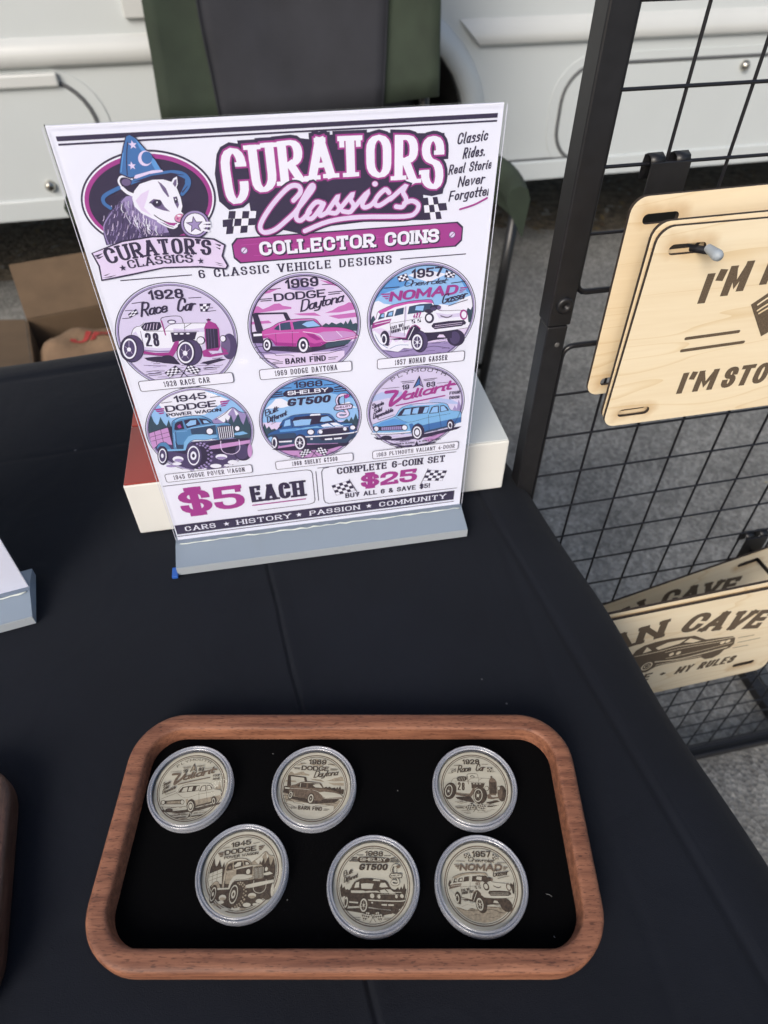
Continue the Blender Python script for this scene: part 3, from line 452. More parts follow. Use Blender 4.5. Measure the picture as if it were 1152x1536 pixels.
ART['muscle']=((106.7, 97.0),33.6,('1968 SHELBY GT500', 79.6, 133.4, 62),[('D','C'),('PC','A',[-310,251,-152,334,134,319,275,181,318,122,127,199,-165,208,-321,165]),('PC','W',[-243,156,-210,191,-174,191,-147,170,-114,131,-174,120,-283,125]),('PC','W',[197,101,258,112,287,72,317,59,271,51]),('PC','P',[-335,59,331,11,328,-162,-351,-70]),('PC','C',[-326,130,340,56,338,-47,-339,23]),('PC','N',[-351,-70,-334,-25,-324,-35,-304,13,-294,-30,-278,-13,-265,-43,-242,-37,-223,-68,-361,-146]),('PC','N',[152,-51,165,-15,183,-46,214,-40,239,-20,252,-45,269,-10,280,-39,299,15,311,-34,346,-39,344,-145,174,-83]),('PC','R',[-308,-153,311,-200,304,-513,-340,-414]),('P','K',[-284,-206,-129,-198,-36,-201,183,-222,239,-210,246,-231,102,-261,-71,-247,-247,-221]),('E','K',[203,-225,36,-5,1,24]),('P','B',[-297,-91,-285,-69,-204,-33,-210,-13,-184,21,-121,52,-31,55,58,45,122,35,151,1,172,-35,267,-62,294,-89,306,-144,288,-181,231,-221,58,-206,-50,-189,-55,-149,-91,-115,-123,-140,-131,-180,-228,-186,-244,-123,-268,-100]),('P','D',[-297,-91,-270,-81,-119,-87,-105,-103,-131,-180,-228,-186,-240,-123,-268,-102]),('P','D',[-46,-136,62,-141,249,-147,300,-149,288,-181,231,-221,58,-206,-50,-189]),('L','K',0.3,[-297,-91,-285,-69,-204,-33,-184,21,-121,52,-31,55,58,45,122,35,151,1,172,-35,267,-62,294,-89,306,-144]),('P','K',[-125,13,-104,37,-18,37,110,27,143,-7,160,-38,38,-36,-114,-40]),('P','C',[-119,8,-65,13,3,8,-12,-37,-113,-35]),('P','C',[71,14,113,18,142,-21,80,-25,58,-18]),('P','C',[-183,-28,-169,17,-137,26,-137,-24]),('L','K',0.4,[-128,23,-126,-38]),('P','K',[-224,-39,-206,-18,-187,-16,-202,-42]),('P','W',[61,-51,108,-40,145,-74,78,-72]),('P','W',[123,-40,166,-42,214,-77,157,-77]),('P','W',[2,48,62,44,66,31,-6,35]),('P','S',[-93,-59,37,-53,55,-63,-64,-70]),('P','A',[-214,-50,-100,-51,-41,-66,-117,-73,-212,-70]),('P','K',[-228,-125,-126,-131,-127,-145,-228,-139]),('L','S',0.5,[-102,-65,-25,-56,51,-67,267,-66]),('P','K',[37,-113,50,-86,143,-81,245,-88,256,-131,155,-139,62,-136]),('L','P',0.3,[37,-113,50,-86,143,-81,245,-88]),('E','W',[56,-104,13,-2,1,16]),('E','W',[221,-102,12,-2,1,15]),('E','K',[-9,-97,27,-4,2,27]),('E','W',[-10,-97,20,-3,1,20]),('E','K',[276,-98,23,-4,0,23]),('E','W',[274,-98,17,-2,0,17]),('L','K',1.4,[-50,-134,62,-140,249,-144,303,-137]),('L','W',0.95,[-50,-132,62,-138,249,-142,303,-135]),('P','K',[39,-152,249,-153,220,-187,60,-177]),('P','W',[80,-166,131,-167,130,-181,81,-178]),('P','W',[142,-168,197,-169,194,-182,144,-181]),('E','W',[-9,-155,9,-2,1,7]),('P','W',[-230,-143,-140,-149,-144,-162,-231,-154]),('E','K',[-253,-151,25,-4,6,59]),('E','W',[-258,-152,17,-3,5,46]),('E','K',[-260,-152,10,-2,3,31]),('E','K',[-84,-173,44,-7,6,68]),('E','W',[-90,-176,34,-5,4,56]),('E','K',[-90,-176,24,-4,3,43]),('E','W',[-90,-176,7,-1,1,13]),('L','W',0.3,[-87,-140,-93,-211]),('L','W',0.3,[-110,-159,-71,-194]),('L','W',0.3,[-111,-191,-70,-163]),('T','b','1968','K',4.51,-87,259,93,253),('L','K',0.5,[-166,268,-105,265]),('L','K',0.5,[105,260,167,259]),('P','K',[-162,229,-139,248,-16,251,147,238,162,225,157,204,127,195,-20,195,-133,197,-157,208]),('T','b','SHELBY','W',3.08,-132,211,127,208),('P','K',[-211,244,-162,246,-165,238,-212,235]),('P','K',[-223,230,-165,231,-163,222,-221,221]),('P','K',[-243,215,-160,214,-156,205,-237,206]),('P','K',[166,238,203,242,221,233,167,229]),('P','K',[167,222,232,223,246,215,165,214]),('P','K',[163,207,246,206,253,198,160,200]),('T','I','GT500','K',5.78,-145,127,139,126),('T','h','Built','K',4.68,-291,67,-194,105),('T','h','Different','K',4.68,-285,14,-142,66),('L','K',0.3,[-260,3,-229,18]),('L','K',2.4,[250,165,222,174,196,166,180,138,186,104,207,77,233,51,245,17,227,0,193,2,178,19,194,33,224,26]),('L','P',1.6,[250,165,222,174,196,166,180,138,186,104,207,77,233,51,245,17,227,0,193,2,178,19,194,33,224,26]),('L','K',1.2,[195,155,187,131,191,106]),('P','M',[230,173,256,175,260,152,236,141,225,156]),('L','K',0.3,[228,174,227,70]),('P','K',[152,79,171,102,269,101,283,86,275,57,176,53,156,62]),('P','P',[160,80,174,95,266,94,276,84,270,64,179,61,163,67]),('T','b','SHELBY','K',1.54,165,69,268,76),('F',[-103,-262,-45,-225,-17,-266,-87,-307],5,4),('F',[33,-223,98,-266,71,-313,11,-263],5,4),('L','K',0.4,[-38,-231,27,-317]),('L','K',0.4,[35,-226,-29,-322]),('L','K',0.35,[-187,-282,-117,-281]),('L','K',0.35,[-169,-299,-118,-297]),('L','K',0.35,[105,-284,176,-287]),('L','K',0.35,[100,-296,156,-297])])
ART['sedan']=((177.5, 97.0),33.5,('1963 PLYMOUTH VALIANT 4-DOOR', 147.5, 209.5, 61.5),[('D','lav'),('PC','S2',[-305,127,-237,159,-99,147,-91,110,-206,106,-305,91]),('PC','S2',[121,75,242,42,318,-5,204,14,84,43]),('PC','V',[257,-45,270,-8,285,-39,294,36,311,-13,337,-36,340,-65]),('PC','R',[59,-266,270,-214,350,-174,346,-316,145,-330]),('P','K',[-292,-200,-187,-232,-41,-230,89,-220,269,-195,335,-192,303,-213,99,-253,-89,-261,-268,-226]),('P','S',[-295,-91,-260,-79,-146,-43,-123,-6,-96,23,-34,39,76,36,172,26,217,6,245,-43,313,-62,322,-92,325,-156,283,-165,272,-129,247,-126,233,-159,231,-188,66,-216,61,-166,28,-132,-7,-157,-26,-206,-292,-170]),('P','B',[-45,-122,67,-108,322,-92,325,-156,283,-165,263,-123,231,-188,66,-216,61,-166,28,-132,-7,-157,-26,-194]),('P','S',[-29,-105,83,-90,321,-74,324,-112,85,-139,53,-145,20,-119,-12,-136]),('L','K',0.3,[-295,-91,-260,-79,-146,-43,-123,-6,-96,23,-34,39,76,36,172,26,217,6,245,-43,313,-62,322,-92,325,-156]),('L','K',0.25,[-146,-43,-53,-106,82,-85,243,-72]),('P','K',[-130,-45,-111,-13,-87,13,-2,16,93,11,82,-47,-15,-47]),('P','C',[-95,-38,-76,2,-33,6,-39,-44]),('P','C',[-27,-37,-17,4,22,8,12,-43]),('P','C',[48,-42,62,3,90,5,76,-43]),('P','K',[90,-54,108,-2,125,6,157,6,163,-54]),('P','C',[100,-49,118,-4,151,-1,154,-49]),('P','K',[170,-51,164,3,193,6,216,-16,233,-44]),('P','C',[176,-46,170,-4,193,-1,220,-40]),('P','A',[-291,-119,-236,-82,-146,-61,-53,-109,-77,-118,-236,-114]),('P','D',[76,-196,230,-173,231,-188,66,-216]),('P','lav',[-34,37,76,33,172,23,124,19,-18,27]),('L','K',0.25,[89,-62,101,-201]),('L','K',0.25,[165,-60,186,-182]),('P','K',[-295,-108,-236,-116,-77,-120,-58,-140,-58,-172,-236,-154,-292,-143]),('P','V',[-236,-124,-92,-132,-96,-161,-236,-148]),('L','K',0.3,[-224,-124,-224,-149]),('L','K',0.3,[-210,-125,-210,-151]),('L','K',0.3,[-196,-126,-195,-152]),('L','K',0.3,[-181,-127,-181,-153]),('L','K',0.3,[-167,-128,-166,-155]),('L','K',0.3,[-152,-128,-152,-156]),('L','K',0.3,[-138,-129,-138,-157]),('L','K',0.3,[-124,-130,-123,-159]),('L','K',0.3,[-109,-131,-109,-160]),('L','K',0.3,[-95,-132,-94,-161]),('E','K',[-272,-131,21,-3,0,26]),('E','W',[-273,-131,15,-2,0,20]),('E','K',[-76,-147,23,-3,-1,26]),('E','W',[-75,-148,17,-3,-1,20]),('L','K',1.6,[-300,-167,-164,-185,-38,-190]),('L','W',1.1,[-300,-165,-164,-183,-38,-188]),('E','K',[-202,-218,39,-5,0,20]),('E','K',[21,-198,47,-7,-3,70]),('E','W',[15,-201,31,-5,-2,52]),('E','K',[15,-201,23,-4,-2,40]),('E','W',[15,-201,15,-2,-1,26]),('E','K',[252,-166,28,-4,-4,46]),('E','W',[249,-171,16,-2,-3,32]),('E','K',[249,-171,10,-2,-2,20]),('TA','s','PLYMOUTH','K',2.53,-169,231,12,288,198,228),('P','K',[13,260,45,164,15,186,-29,166]),('P','B',[12,241,18,194,-16,175]),('P','V',[17,240,38,174,22,191]),('T','n','19','K',3.85,-100,163,-52,163),('T','n','63','K',3.85,63,164,122,164),('L','K',0.4,[-107,226,-21,225]),('L','K',0.4,[-97,215,-25,213]),('L','K',0.4,[43,226,131,227]),('L','K',0.4,[45,216,113,216]),('L','K',0.3,[-233,188,-119,187]),('L','K',0.3,[136,187,207,186]),('L','M',2.4,[-202,158,-134,153,-167,97,-176,52,-152,67,-106,103,-76,143]),('T','hb','aliant','M',7.15,-101,75,247,129),('L','M',1.0,[-136,44,12,63,191,83]),('L','M',1.2,[194,162,260,163]),('T','n','FOUR','K',2.42,224,86,296,86),('T','n','DOOR','K',2.42,226,49,297,48),('T','h','Simple','K',3.85,-300,37,-213,66),('T','h','Solid','K',3.85,-289,-6,-225,18),('T','h','Dependable','K',4.12,-295,-46,-149,2),('L','K',0.35,[-260,-55,-150,-27]),('T','n','AMERICAN','K',1.43,-180,-286,-97,-289),('T','n','CLASSIC','K',1.43,-70,-289,-2,-291),('T','n','BUILT TO LAST','K',1.43,56,-286,188,-286),('E','K',[-84,-282,5,-1,0,6]),('E','K',[36,-280,5,-1,0,6]),('P','K',[-146,-301,-18,-302,-22,-312,-129,-314]),('P','G',[-96,-322,-5,-317,-5,-324,-71,-331]),('P','K',[31,-304,160,-299,144,-311,36,-317]),('P','K',[14,-270,32,-325,15,-310,-5,-324])])
EMBLEM=[('E','K',[377,2393,320,-20,54,228]),('E','W',[377,2393,311,-19,51,219]),('E','M',[377,2393,303,-19,49,211]),('E','K',[377,2391,284,-17,45,193]),('P','T',[114,2195,114,2244,132,2298,169,2349,216,2379,252,2416,305,2420,354,2351,425,2279,440,2222,403,2210,294,2211]),('P','V',[241,2398,273,2422,312,2423,328,2379,361,2324,425,2279,436,2236,381,2233,325,2285,269,2330]),('L','V',0.5,[195,2361,150,2317,128,2285,123,2244,125,2202]),('L','B0',1.7,[183,2376,162,2399,170,2428,223,2453,322,2486,418,2509,511,2519,567,2507,586,2478,574,2446,542,2418]),('P','K',[322,2486,418,2509,510,2516,566,2504,584,2478,574,2450,544,2421,527,2471,466,2492,387,2489]),('P','B',[536,2423,577,2456,588,2478,572,2501,534,2506,569,2485,564,2463]),('E','K',[286,2490,31,-2,6,26]),('L','W',0.9,[261,2473,257,2493,271,2511,296,2512,320,2500]),('E','G',[291,2486,21,-2,4,16]),('L','W',1.6,[267,2460,284,2440,310,2426]),('P','W',[300,2414,318,2445,351,2475,413,2490,465,2489,501,2476,521,2446,530,2400,530,2360,518,2334,534,2313,522,2286,492,2274,479,2260,450,2267,420,2286,371,2310,325,2340,300,2374]),('P','W',[496,2467,514,2491,533,2498,530,2465,517,2443,503,2447]),('P','G',[506,2466,519,2484,529,2487,523,2462,514,2450]),('P','G',[438,2483,452,2472,469,2449,477,2410,470,2407,453,2437]),('P','P',[313,2400,347,2430,390,2447,367,2403,344,2365,374,2323,328,2353]),('P','G',[377,2390,400,2403,431,2396,444,2362,465,2338,433,2346,397,2362]),('E','K',[412,2382,22,-1,4,17]),('E','W',[412,2386,4,0,1,4]),('P','G',[494,2405,513,2408,515,2368,504,2349,495,2379]),('E','K',[505,2390,9,-1,3,14]),('E','W',[504,2394,3,0,1,4]),('L','K',0.4,[376,2386,388,2384]),('L','K',0.5,[385,2326,410,2304,447,2284,483,2278]),('P','M',[421,2293,453,2283,486,2282,470,2268,445,2274]),('L','W',0.8,[395,2295,430,2270,461,2257,482,2265]),('E','K',[507,2302,29,-2,5,23]),('E','Rp',[507,2304,27,-2,4,20]),('E','M',[495,2302,4,-1,1,5]),('E','M',[518,2304,4,-1,1,4]),('E','W',[504,2315,9,-1,1,4]),('L','K',0.3,[528,2347,544,2363,566,2368]),('L','K',0.3,[530,2340,552,2349]),('E','K',[574,2269,75,-5,13,72]),('E','V',[574,2269,68,-5,12,65]),('E','K',[574,2269,59,-4,10,56]),('E','W',[574,2269,54,-4,10,52]),('ST','K',572,2266,45),('ST','V',572,2266,35),('L','W',1.0,[616,2273,647,2271]),('L','W',1.0,[616,2256,647,2254]),('L','W',1.0,[609,2237,636,2230]),('L','K',0.3,[618,2265,650,2263]),('L','K',0.3,[614,2245,642,2242]),('P','K',[264,2523,290,2586,316,2641,341,2685,361,2691,385,2676,419,2624,454,2578,473,2526,420,2518,346,2506,313,2501,273,2522]),('P','B',[272,2529,295,2586,321,2640,344,2682,360,2687,381,2672,414,2622,448,2575,466,2530,421,2524,347,2511,314,2507]),('P','A',[381,2672,414,2622,448,2575,466,2530,441,2527,422,2582,390,2632]),('L','K',0.45,[343,2657,321,2593,304,2518]),('L','A',0.5,[310,2612,280,2535]),('P','P',[329,2502,342,2516,423,2532,471,2532,474,2523,407,2517,342,2500]),('ST','P',363,2646,20),('ST','P',337,2557,19),('E','P',[405,2586,32,-2,8,33]),('E','B',[413,2588,25,-2,6,27]),('P','K',[30,2162,199,2214,352,2227,515,2216,657,2191,709,2154,686,2096,706,2041,690,2021,553,2044,368,2054,193,2030,37,2012,45,2091]),('P','P',[38,2160,200,2206,350,2218,513,2208,652,2183,700,2151,677,2096,696,2043,687,2031,554,2053,370,2062,195,2039,45,2021,54,2093]),('P','K',[38,2147,89,2158,56,2139]),('P','K',[42,2136,88,2144,60,2129]),('P','K',[46,2029,125,2040,88,2029]),('P','K',[56,2041,94,2051,69,2039]),('P','K',[686,2039,635,2058,661,2045]),('P','K',[681,2051,636,2069,656,2056]),('P','K',[687,2155,653,2164,678,2146]),('P','K',[680,2137,654,2148,675,2130]),('TA','e',"CURATOR'S",'K',8.2,95,2096,371,2126,629,2103),('TA','e','CLASSICS','K',4.5,192,2066,360,2079,529,2074),('ST','K',164,2075,18),('ST','K',566,2080,17)]
TITLE=[('P','K',[714,2499,738,2581,791,2622,869,2625,1040,2623,1136,2635,1193,2626,1210,2646,1284,2641,1445,2643,1543,2641,1608,2632,1741,2626,1863,2621,1870,2506,1851,2475,1882,2399,1872,2334,1814,2325,1766,2335,1784,2204,1520,2221,1262,2209,1109,2179,1008,2209,924,2175,883,2206,862,2308,860,2372,822,2332,755,2325,713,2370]),('F',[754,2320,890,2311,866,2207,719,2206],4,3),('F',[715,2279,770,2281,759,2243,709,2243],1,1),('F',[1767,2319,1844,2320,1875,2204,1784,2204],3,3),('F',[1846,2286,1894,2286,1903,2248,1860,2247],1,1),('X','CURATORS'),('LL',[1087,2353,1124,2389,1115,2419,1068,2416,992,2354,928,2282,899,2230,918,2201,977,2213,1050,2263,1086,2291]),('LL',[1086,2291,1148,2355,1190,2403,1184,2417,1153,2382,1102,2304,1091,2262,1115,2250,1161,2287]),('LL',[1236,2326,1200,2335,1158,2295,1148,2262,1178,2259,1236,2322,1214,2280,1221,2267,1252,2280]),('LL',[1252,2280,1312,2354,1305,2330,1319,2299,1300,2274,1263,2280]),('LL',[1309,2280,1388,2361,1380,2336,1395,2305,1376,2275,1339,2280]),('LL',[1390,2288,1472,2369,1442,2314,1451,2293,1483,2300,1509,2323]),('LL',[1581,2360,1561,2374,1521,2342,1507,2310,1532,2297,1593,2331]),('LL',[1593,2327,1668,2384,1657,2356,1675,2318,1657,2283,1624,2285]),('LL',[1667,2300,1708,2309,1742,2286,1728,2248,1669,2232,1427,2245,1263,2235,1133,2195]),('LE',[1509,2405,18,-1,0,16])]
# ---------------------------------------------------------------- palettes
def ink(n, c, r=.55): return mat("ink_" + n, c, r, spec=.3)
PAL = {'K': ink('navy', (.045, .036, .075)), 'W': ink('white', (.82, .82, .93)), 'lav': ink('lavender', (.66, .60, .82)), 'M': ink('magenta', (.36, .055, .27)),
    'P': ink('pale_pink', (.74, .63, .86)), 'R': ink('rose', (.56, .30, .60)), 'Q': ink('hot_pink', (.56, .10, .40)), 'V': ink('violet', (.34, .27, .52)),
    'T': ink('dark_violet', (.085, .065, .15)), 'G': ink('plum', (.16, .12, .25)), 'D': ink('night', (.05, .08, .15)), 'B': ink('blue', (.065, .17, .42)), 'B0': ink('blue', (.065, .17, .42)),
    'A': ink('azure', (.12, .32, .68)), 'C': ink('sky', (.30, .52, .84)), 'S': ink('light_blue', (.22, .46, .76)), 'S2': ink('haze_blue', (.44, .52, .80)), 'X': ink('deep_magenta', (.36, .045, .27)), 'N': ink('pine', (.05, .085, .12)), 'Rp': ink('nose_pink', (.62, .24, .42))}
burn = mat("laser_burn", (.058, .040, .026), .85, var=.45, scale=900)
burn2 = mat("laser_burn_half", (.14, .10, .068), .85, var=.3, scale=900)
burn3 = mat("laser_burn_pale", (.30, .25, .175), .85, var=.25, scale=900)
coinwood = mat("coin_veneer", (.47, .44, .345), .6, var=.10, scale=250, stretch=(.2, 1, 1))
def coin_pal(dark_body):
    p = {}
    for k in PAL: p[k] = coinwood
    for k in 'KTDN': p[k] = burn
    for k in 'GMX': p[k] = burn2
    for k in 'BVQ': p[k] = burn if dark_body else burn3
    p['R'] = coinwood; p['B0'] = burn
    return p
black_metal = mat("black_powder_coat", (.012, .012, .014), .38, var=.2, scale=120, bump=.08, bscale=900, bdist=.0002)
black_wire = mat("black_wire", (.010, .010, .013), .32)
ply = wood_mat("birch_ply", (.735, .61, .42), (.79, .68, .49), .3, 'X', .55, 0, 1)
charred = mat("charred_edge", (.035, .024, .018), .8, var=.4, scale=400)

# ---------------------------------------------------------------- setting: ground
bm = MB(); GZ = -.72
asphalt = mat("asphalt", (.165, .164, .158), .85, col2=(.25, .247, .236), scale=7, bump=.0)
t = asphalt.node_tree; N = t.nodes; L = t.links; B = N["Principled BSDF"]
base = [l.from_node for l in L if l.to_socket == B.inputs["Base Color"]][0]
co = N.new("ShaderNodeTexCoord")
def noise(sc, det=3):
    n = N.new("ShaderNodeTexNoise"); n.inputs["Scale"].default_value = sc; n.inputs["Detail"].default_value = det; L.new(co.outputs["Object"], n.inputs[0]); return n
vo = N.new("ShaderNodeTexVoronoi"); vo.inputs["Scale"].default_value = 120; vo.inputs["Randomness"].default_value = 1; L.new(co.outputs["Object"], vo.inputs[0])
vr = N.new("ShaderNodeValToRGB"); L.new(vo.outputs["Color"], vr.inputs[0])
vr.color_ramp.elements[0].color = (.45, .45, .45, 1); vr.color_ramp.elements[0].position = .2; vr.color_ramp.elements[1].color = (1.75, 1.75, 1.72, 1); vr.color_ramp.elements[1].position = .9
fn = noise(380); fr = N.new("ShaderNodeValToRGB"); L.new(fn.outputs["Fac"], fr.inputs[0])
fr.color_ramp.elements[0].color = (.5, .5, .5, 1); fr.color_ramp.elements[0].position = .35; fr.color_ramp.elements[1].color = (1.5, 1.5, 1.5, 1); fr.color_ramp.elements[1].position = .68
m1 = N.new("ShaderNodeMixRGB"); m1.blend_type = 'MULTIPLY'; m1.inputs[0].default_value = .5; L.new(base.outputs[0], m1.inputs[1]); L.new(vr.outputs[0], m1.inputs[2])
m2 = N.new("ShaderNodeMixRGB"); m2.blend_type = 'MULTIPLY'; m2.inputs[0].default_value = .5; L.new(m1.outputs[0], m2.inputs[1]); L.new(fr.outputs[0], m2.inputs[2])
L.new(m2.outputs[0], B.inputs["Base Color"])
bp = N.new("ShaderNodeBump"); bp.inputs["Strength"].default_value = .7; bp.inputs["Distance"].default_value = .004
L.new(vo.outputs["Distance"], bp.inputs["Height"]); L.new(bp.outputs[0], B.inputs["Normal"])
bm.add([(-60, -60, GZ), (60, -60, GZ), (60, 60, GZ), (-60, 60, GZ)], [[0, 1, 2, 3]], asphalt)
tag(bm.build("road"), kind='structure')
# dirt verge the trailer stands on
dirt = mat("leafy_dirt", (.045, .036, .026), .95, col2=(.19, .155, .11), scale=28, bump=1, bscale=60, bdist=.02, detail=8)
bm = MB(); A12 = rad(12.3); ca, sa = math.cos(A12), math.sin(A12)
front = []
for i in range(121):
    u = -9 + 18 * i / 120; v = 2.50 + .05 * math.sin(u * 3.1) + .03 * math.sin(u * 7.7 + 1) + random.uniform(-.015, .015)
    front.append((u * ca - v * sa + .1, u * sa + v * ca, GZ + .004))
back = [(p[0] - sa * 14, p[1] + ca * 14, GZ + .004) for p in front]
bm.add(front + back, [[i, i + 1, 121 + i + 1, 121 + i] for i in range(120)], dirt)
tag(bm.build("dirt_verge"), kind='structure')
# leaf litter, small stones: uncountable
lm = MB(); lmats = [mat("dry_leaf", (.16, .12, .06), .8), mat("leaf_brown", (.09, .06, .035), .8), mat("leaf_yellow", (.42, .36, .14), .8), mat("pebble", (.2, .2, .19), .9)]
def leaf(x, y, z, s, m):
    a = random.uniform(0, 6.28); tz = random.uniform(-.5, .5) * s; c, q = math.cos(a), math.sin(a)
    pts = [(-1, 0, 0), (-.3, .45, .2), (.5, .35, .25), (1, 0, .1), (.4, -.4, .2), (-.4, -.4, .15)]
    lm.add([(x + (p[0] * c - p[1] * q) * s, y + (p[0] * q + p[1] * c) * s, z + p[2] * s * .5 + abs(tz) * .5 + p[0] * tz * .4 + .002) for p in pts], [[0, 1, 2, 3, 4, 5]], m)
for i in range(1500):
    u = random.uniform(-2.6, 3.0); v = 2.44 + abs(random.gauss(0, .55)); x, y = u * ca - v * sa + .1, u * sa + v * ca
    leaf(x, y, GZ + .005, random.uniform(.006, .022), random.choice([lmats[0], lmats[1], lmats[1], lmats[3]]))
for i in range(90):
    leaf(random.uniform(-1.2, 2.2), random.uniform(.2, 2.6), GZ + .001, random.uniform(.002, .005), random.choice([lmats[0], lmats[2], lmats[3], lmats[3]]))
tag(lm.build("leaf_litter"), kind='stuff')

# ---------------------------------------------------------------- trailer
TR = empty("camper_trailer", (.514, 2.243, GZ), (0, 0, A12))
tag(TR, "white camper trailer with rounded storage hatches parked behind the stall", "trailer")
white = mat("white_gelcoat", (.54, .575, .58), .22, var=.03, scale=3, coat=.4)
white2 = mat("white_gelcoat_upper", (.55, .565, .555), .25, var=.04, scale=4, coat=.3)
rubber = mat("grey_rubber_seal", (.10, .105, .11), .6); dark = mat("underbody_black", (.01, .01, .011), .8); steel = mat("chrome_latch", (.55, .53, .48), .22, metal=1)
tz = lambda z: z - GZ
fnp = lambda x, y, t: Vector((x, t, y))
lo = tz(-.38); hi = tz(1.75)
arch = []
cx, hw, topz, cr = -.655, .37, tz(.035), .27
arch.append((cx + hw, lo))
for i in range(9): a = rad(90 * i / 8); arch.append((cx + hw - cr + cr * math.cos(a), topz - cr + cr * math.sin(a)))
for i in range(9): a = rad(90 + 90 * i / 8); arch.append((cx - hw + cr + cr * math.cos(a), topz - cr + cr * math.sin(a)))
arch.append((cx - hw, lo))
loop = [(3.6, lo), (3.6, hi), (-4.4, hi), (-4.4, lo)] + arch[::-1]
b = MB(); b.prism([loop], 0, .04, fnp, white); b.build("side_panel", TR)
b = MB(); b.box((-.4, 1.15, (tz(.1) + hi) / 2), (7.9, 2.2, hi - tz(.1)), white2); b.box((-.4, 1.2, tz(-.2)), (7.9, 1.2, .34), dark); b.build("body_shell", TR)
b = MB(); b.box((cx, .40, tz(-.2)), (.95, .7, .6), dark); 
b = MB(); # wheel arch lining
lin_v = []; k = len(arch)
b.add([(p[0], .002, p[1]) for p in arch] + [(p[0], .5, p[1]) for p in arch], [[i, i + 1, k + i + 1, k + i] for i in range(k - 1)], dark)
b.add([(p[0], .5, p[1]) for p in arch], [list(range(k))], dark); b.build("wheel_housing", TR)
wl = MB(); R90 = Matrix.Rotation(rad(90), 4, 'X')
wl.lathe([(.19, .0), (.30, -.01), (.325, .02), (.33, .08), (.325, .15), (.30, .18), (.19, .17)], dark, 48, (cx, .3, tz(-.39)), R90)
wo = wl.build("wheel", TR); tyre = mat("tyre_rubber", (.018, .018, .019), .75, var=.2, scale=50); wo.data.materials[0] = tyre
wl = MB(); wl.lathe([(.001, .05), (.06, .05), (.09, .03), (.17, .04), (.19, .0), (.195, .1)], steel, 32, (cx, .3, tz(-.39)), R90); wl.build("rim", wo)
fl = MB(); ao = []   # flared arch lip
for j, (off, dy) in enumerate(((.065, 0), (.06, -.016), (.03, -.026), (.004, -.024), (0, .03))):
    row = []
    for p in arch:
        vx, vz = p[0] - cx, p[1] - (topz - cr); l = math.hypot(vx, max(vz, 0)); 
        if vz > 0: ux, uz = vx / max(l, .01), vz / max(l, .01)
        else: ux, uz = (1 if vx > 0 else -1), 0
        row.append((p[0] + ux * off, dy, p[1] + uz * off))
    ao.append(row)
fl.add([p for r in ao for p in r], [[j * k + i, j * k + i + 1, (j + 1) * k + i + 1, (j + 1) * k + i] for j in range(4) for i in range(k - 1)], white, True); fl.build("wheel_arch_flare", TR)
def moulding(x0, x1, s0, s1):
    prof = [(-.02, 0), (-.021, -.012), (-.014, -.02), (.004, -.024), (.022, -.019), (.034, -.010), (.04, 0)]; m_ = MB(); n = len(prof)
    m_.add([(x0 + s0 * (p[0] + .02), p[1], tz(p[0])) for p in prof] + [(x1 + s1 * (p[0] + .02), p[1], tz(p[0])) for p in prof], [[i, i + 1, n + i + 1, n + i] for i in range(n - 1)], white2, True); m_.add([(x0 + s0 * (p[0] + .02), p[1], tz(p[0])) for p in prof], [list(range(n))], white2); m_.add([(x1 + s1 * (p[0] + .02), p[1], tz(p[0])) for p in prof], [list(range(n))], white2)
    m_.build("belt_moulding", TR)
moulding(-.262, 3.6, -1.0, 0); moulding(-4.4, -1.12, 0, 0)
sl = MB()
for a_, b_ in ((-4.4, cx - hw - .07), (cx + hw + .07, 3.6)):
    sl.box(((a_ + b_) / 2, -.006, tz(-.352)), (b_ - a_, .014, .056), white, bev=.005); sl.box(((a_ + b_) / 2, -.001, tz(-.321)), (b_ - a_, .006, .004), rubber)
sl.build("sill_trim", TR)
def hatch(x, z, wd, hh, r, latchx, latchz):
    h_ = MB(); h_.prism([rrect(wd, hh, r, 8, x, z)], -.006, .002, fnp, white); H = h_.build("storage_hatch", TR)
    s_ = MB(); s_.tube([(p[0], -.004, p[1]) for p in rrect(wd + .012, hh + .012, r + .006, 8, x, z)], .0045, rubber, 6, True); s_.build("seal", H)
    s_ = MB(); s_.prism([rrect(wd + .075, hh + .06, r + .03, 8, x, z), rrect(wd + .02, hh + .02, r + .01, 8, x, z)[::-1]], -.003, .001, fnp, white); s_.build("hatch_frame", H)
    s_ = MB(); s_.lathe([(.0, .016), (.007, .016), (.010, .013), (.0135, .009), (.0150, 0)], steel, 24, (latchx, -.006, latchz), R90); s_.box((latchx, -.022, latchz), (.004, .004, .018), steel, bev=.001); s_.build("latch", H)
    return H
hatch(.66, tz(-.205), 1.30, .245, .09, .575, tz(-.101))
H2 = hatch(-1.86, tz(-.19), 1.12, .28, .11, -1.461, tz(-.293))
s_ = MB(); s_.box((-1.95, -.012, tz(-.046)), (1.18, .016, .03), white2, bev=.005); s_.build("hinge_rail", H2)
s_ = MB(); s_.box((-1.02, -.008, tz(.16)), (.3, .016, .18), white2, bev=.004); s_.build("access_plate", TR)

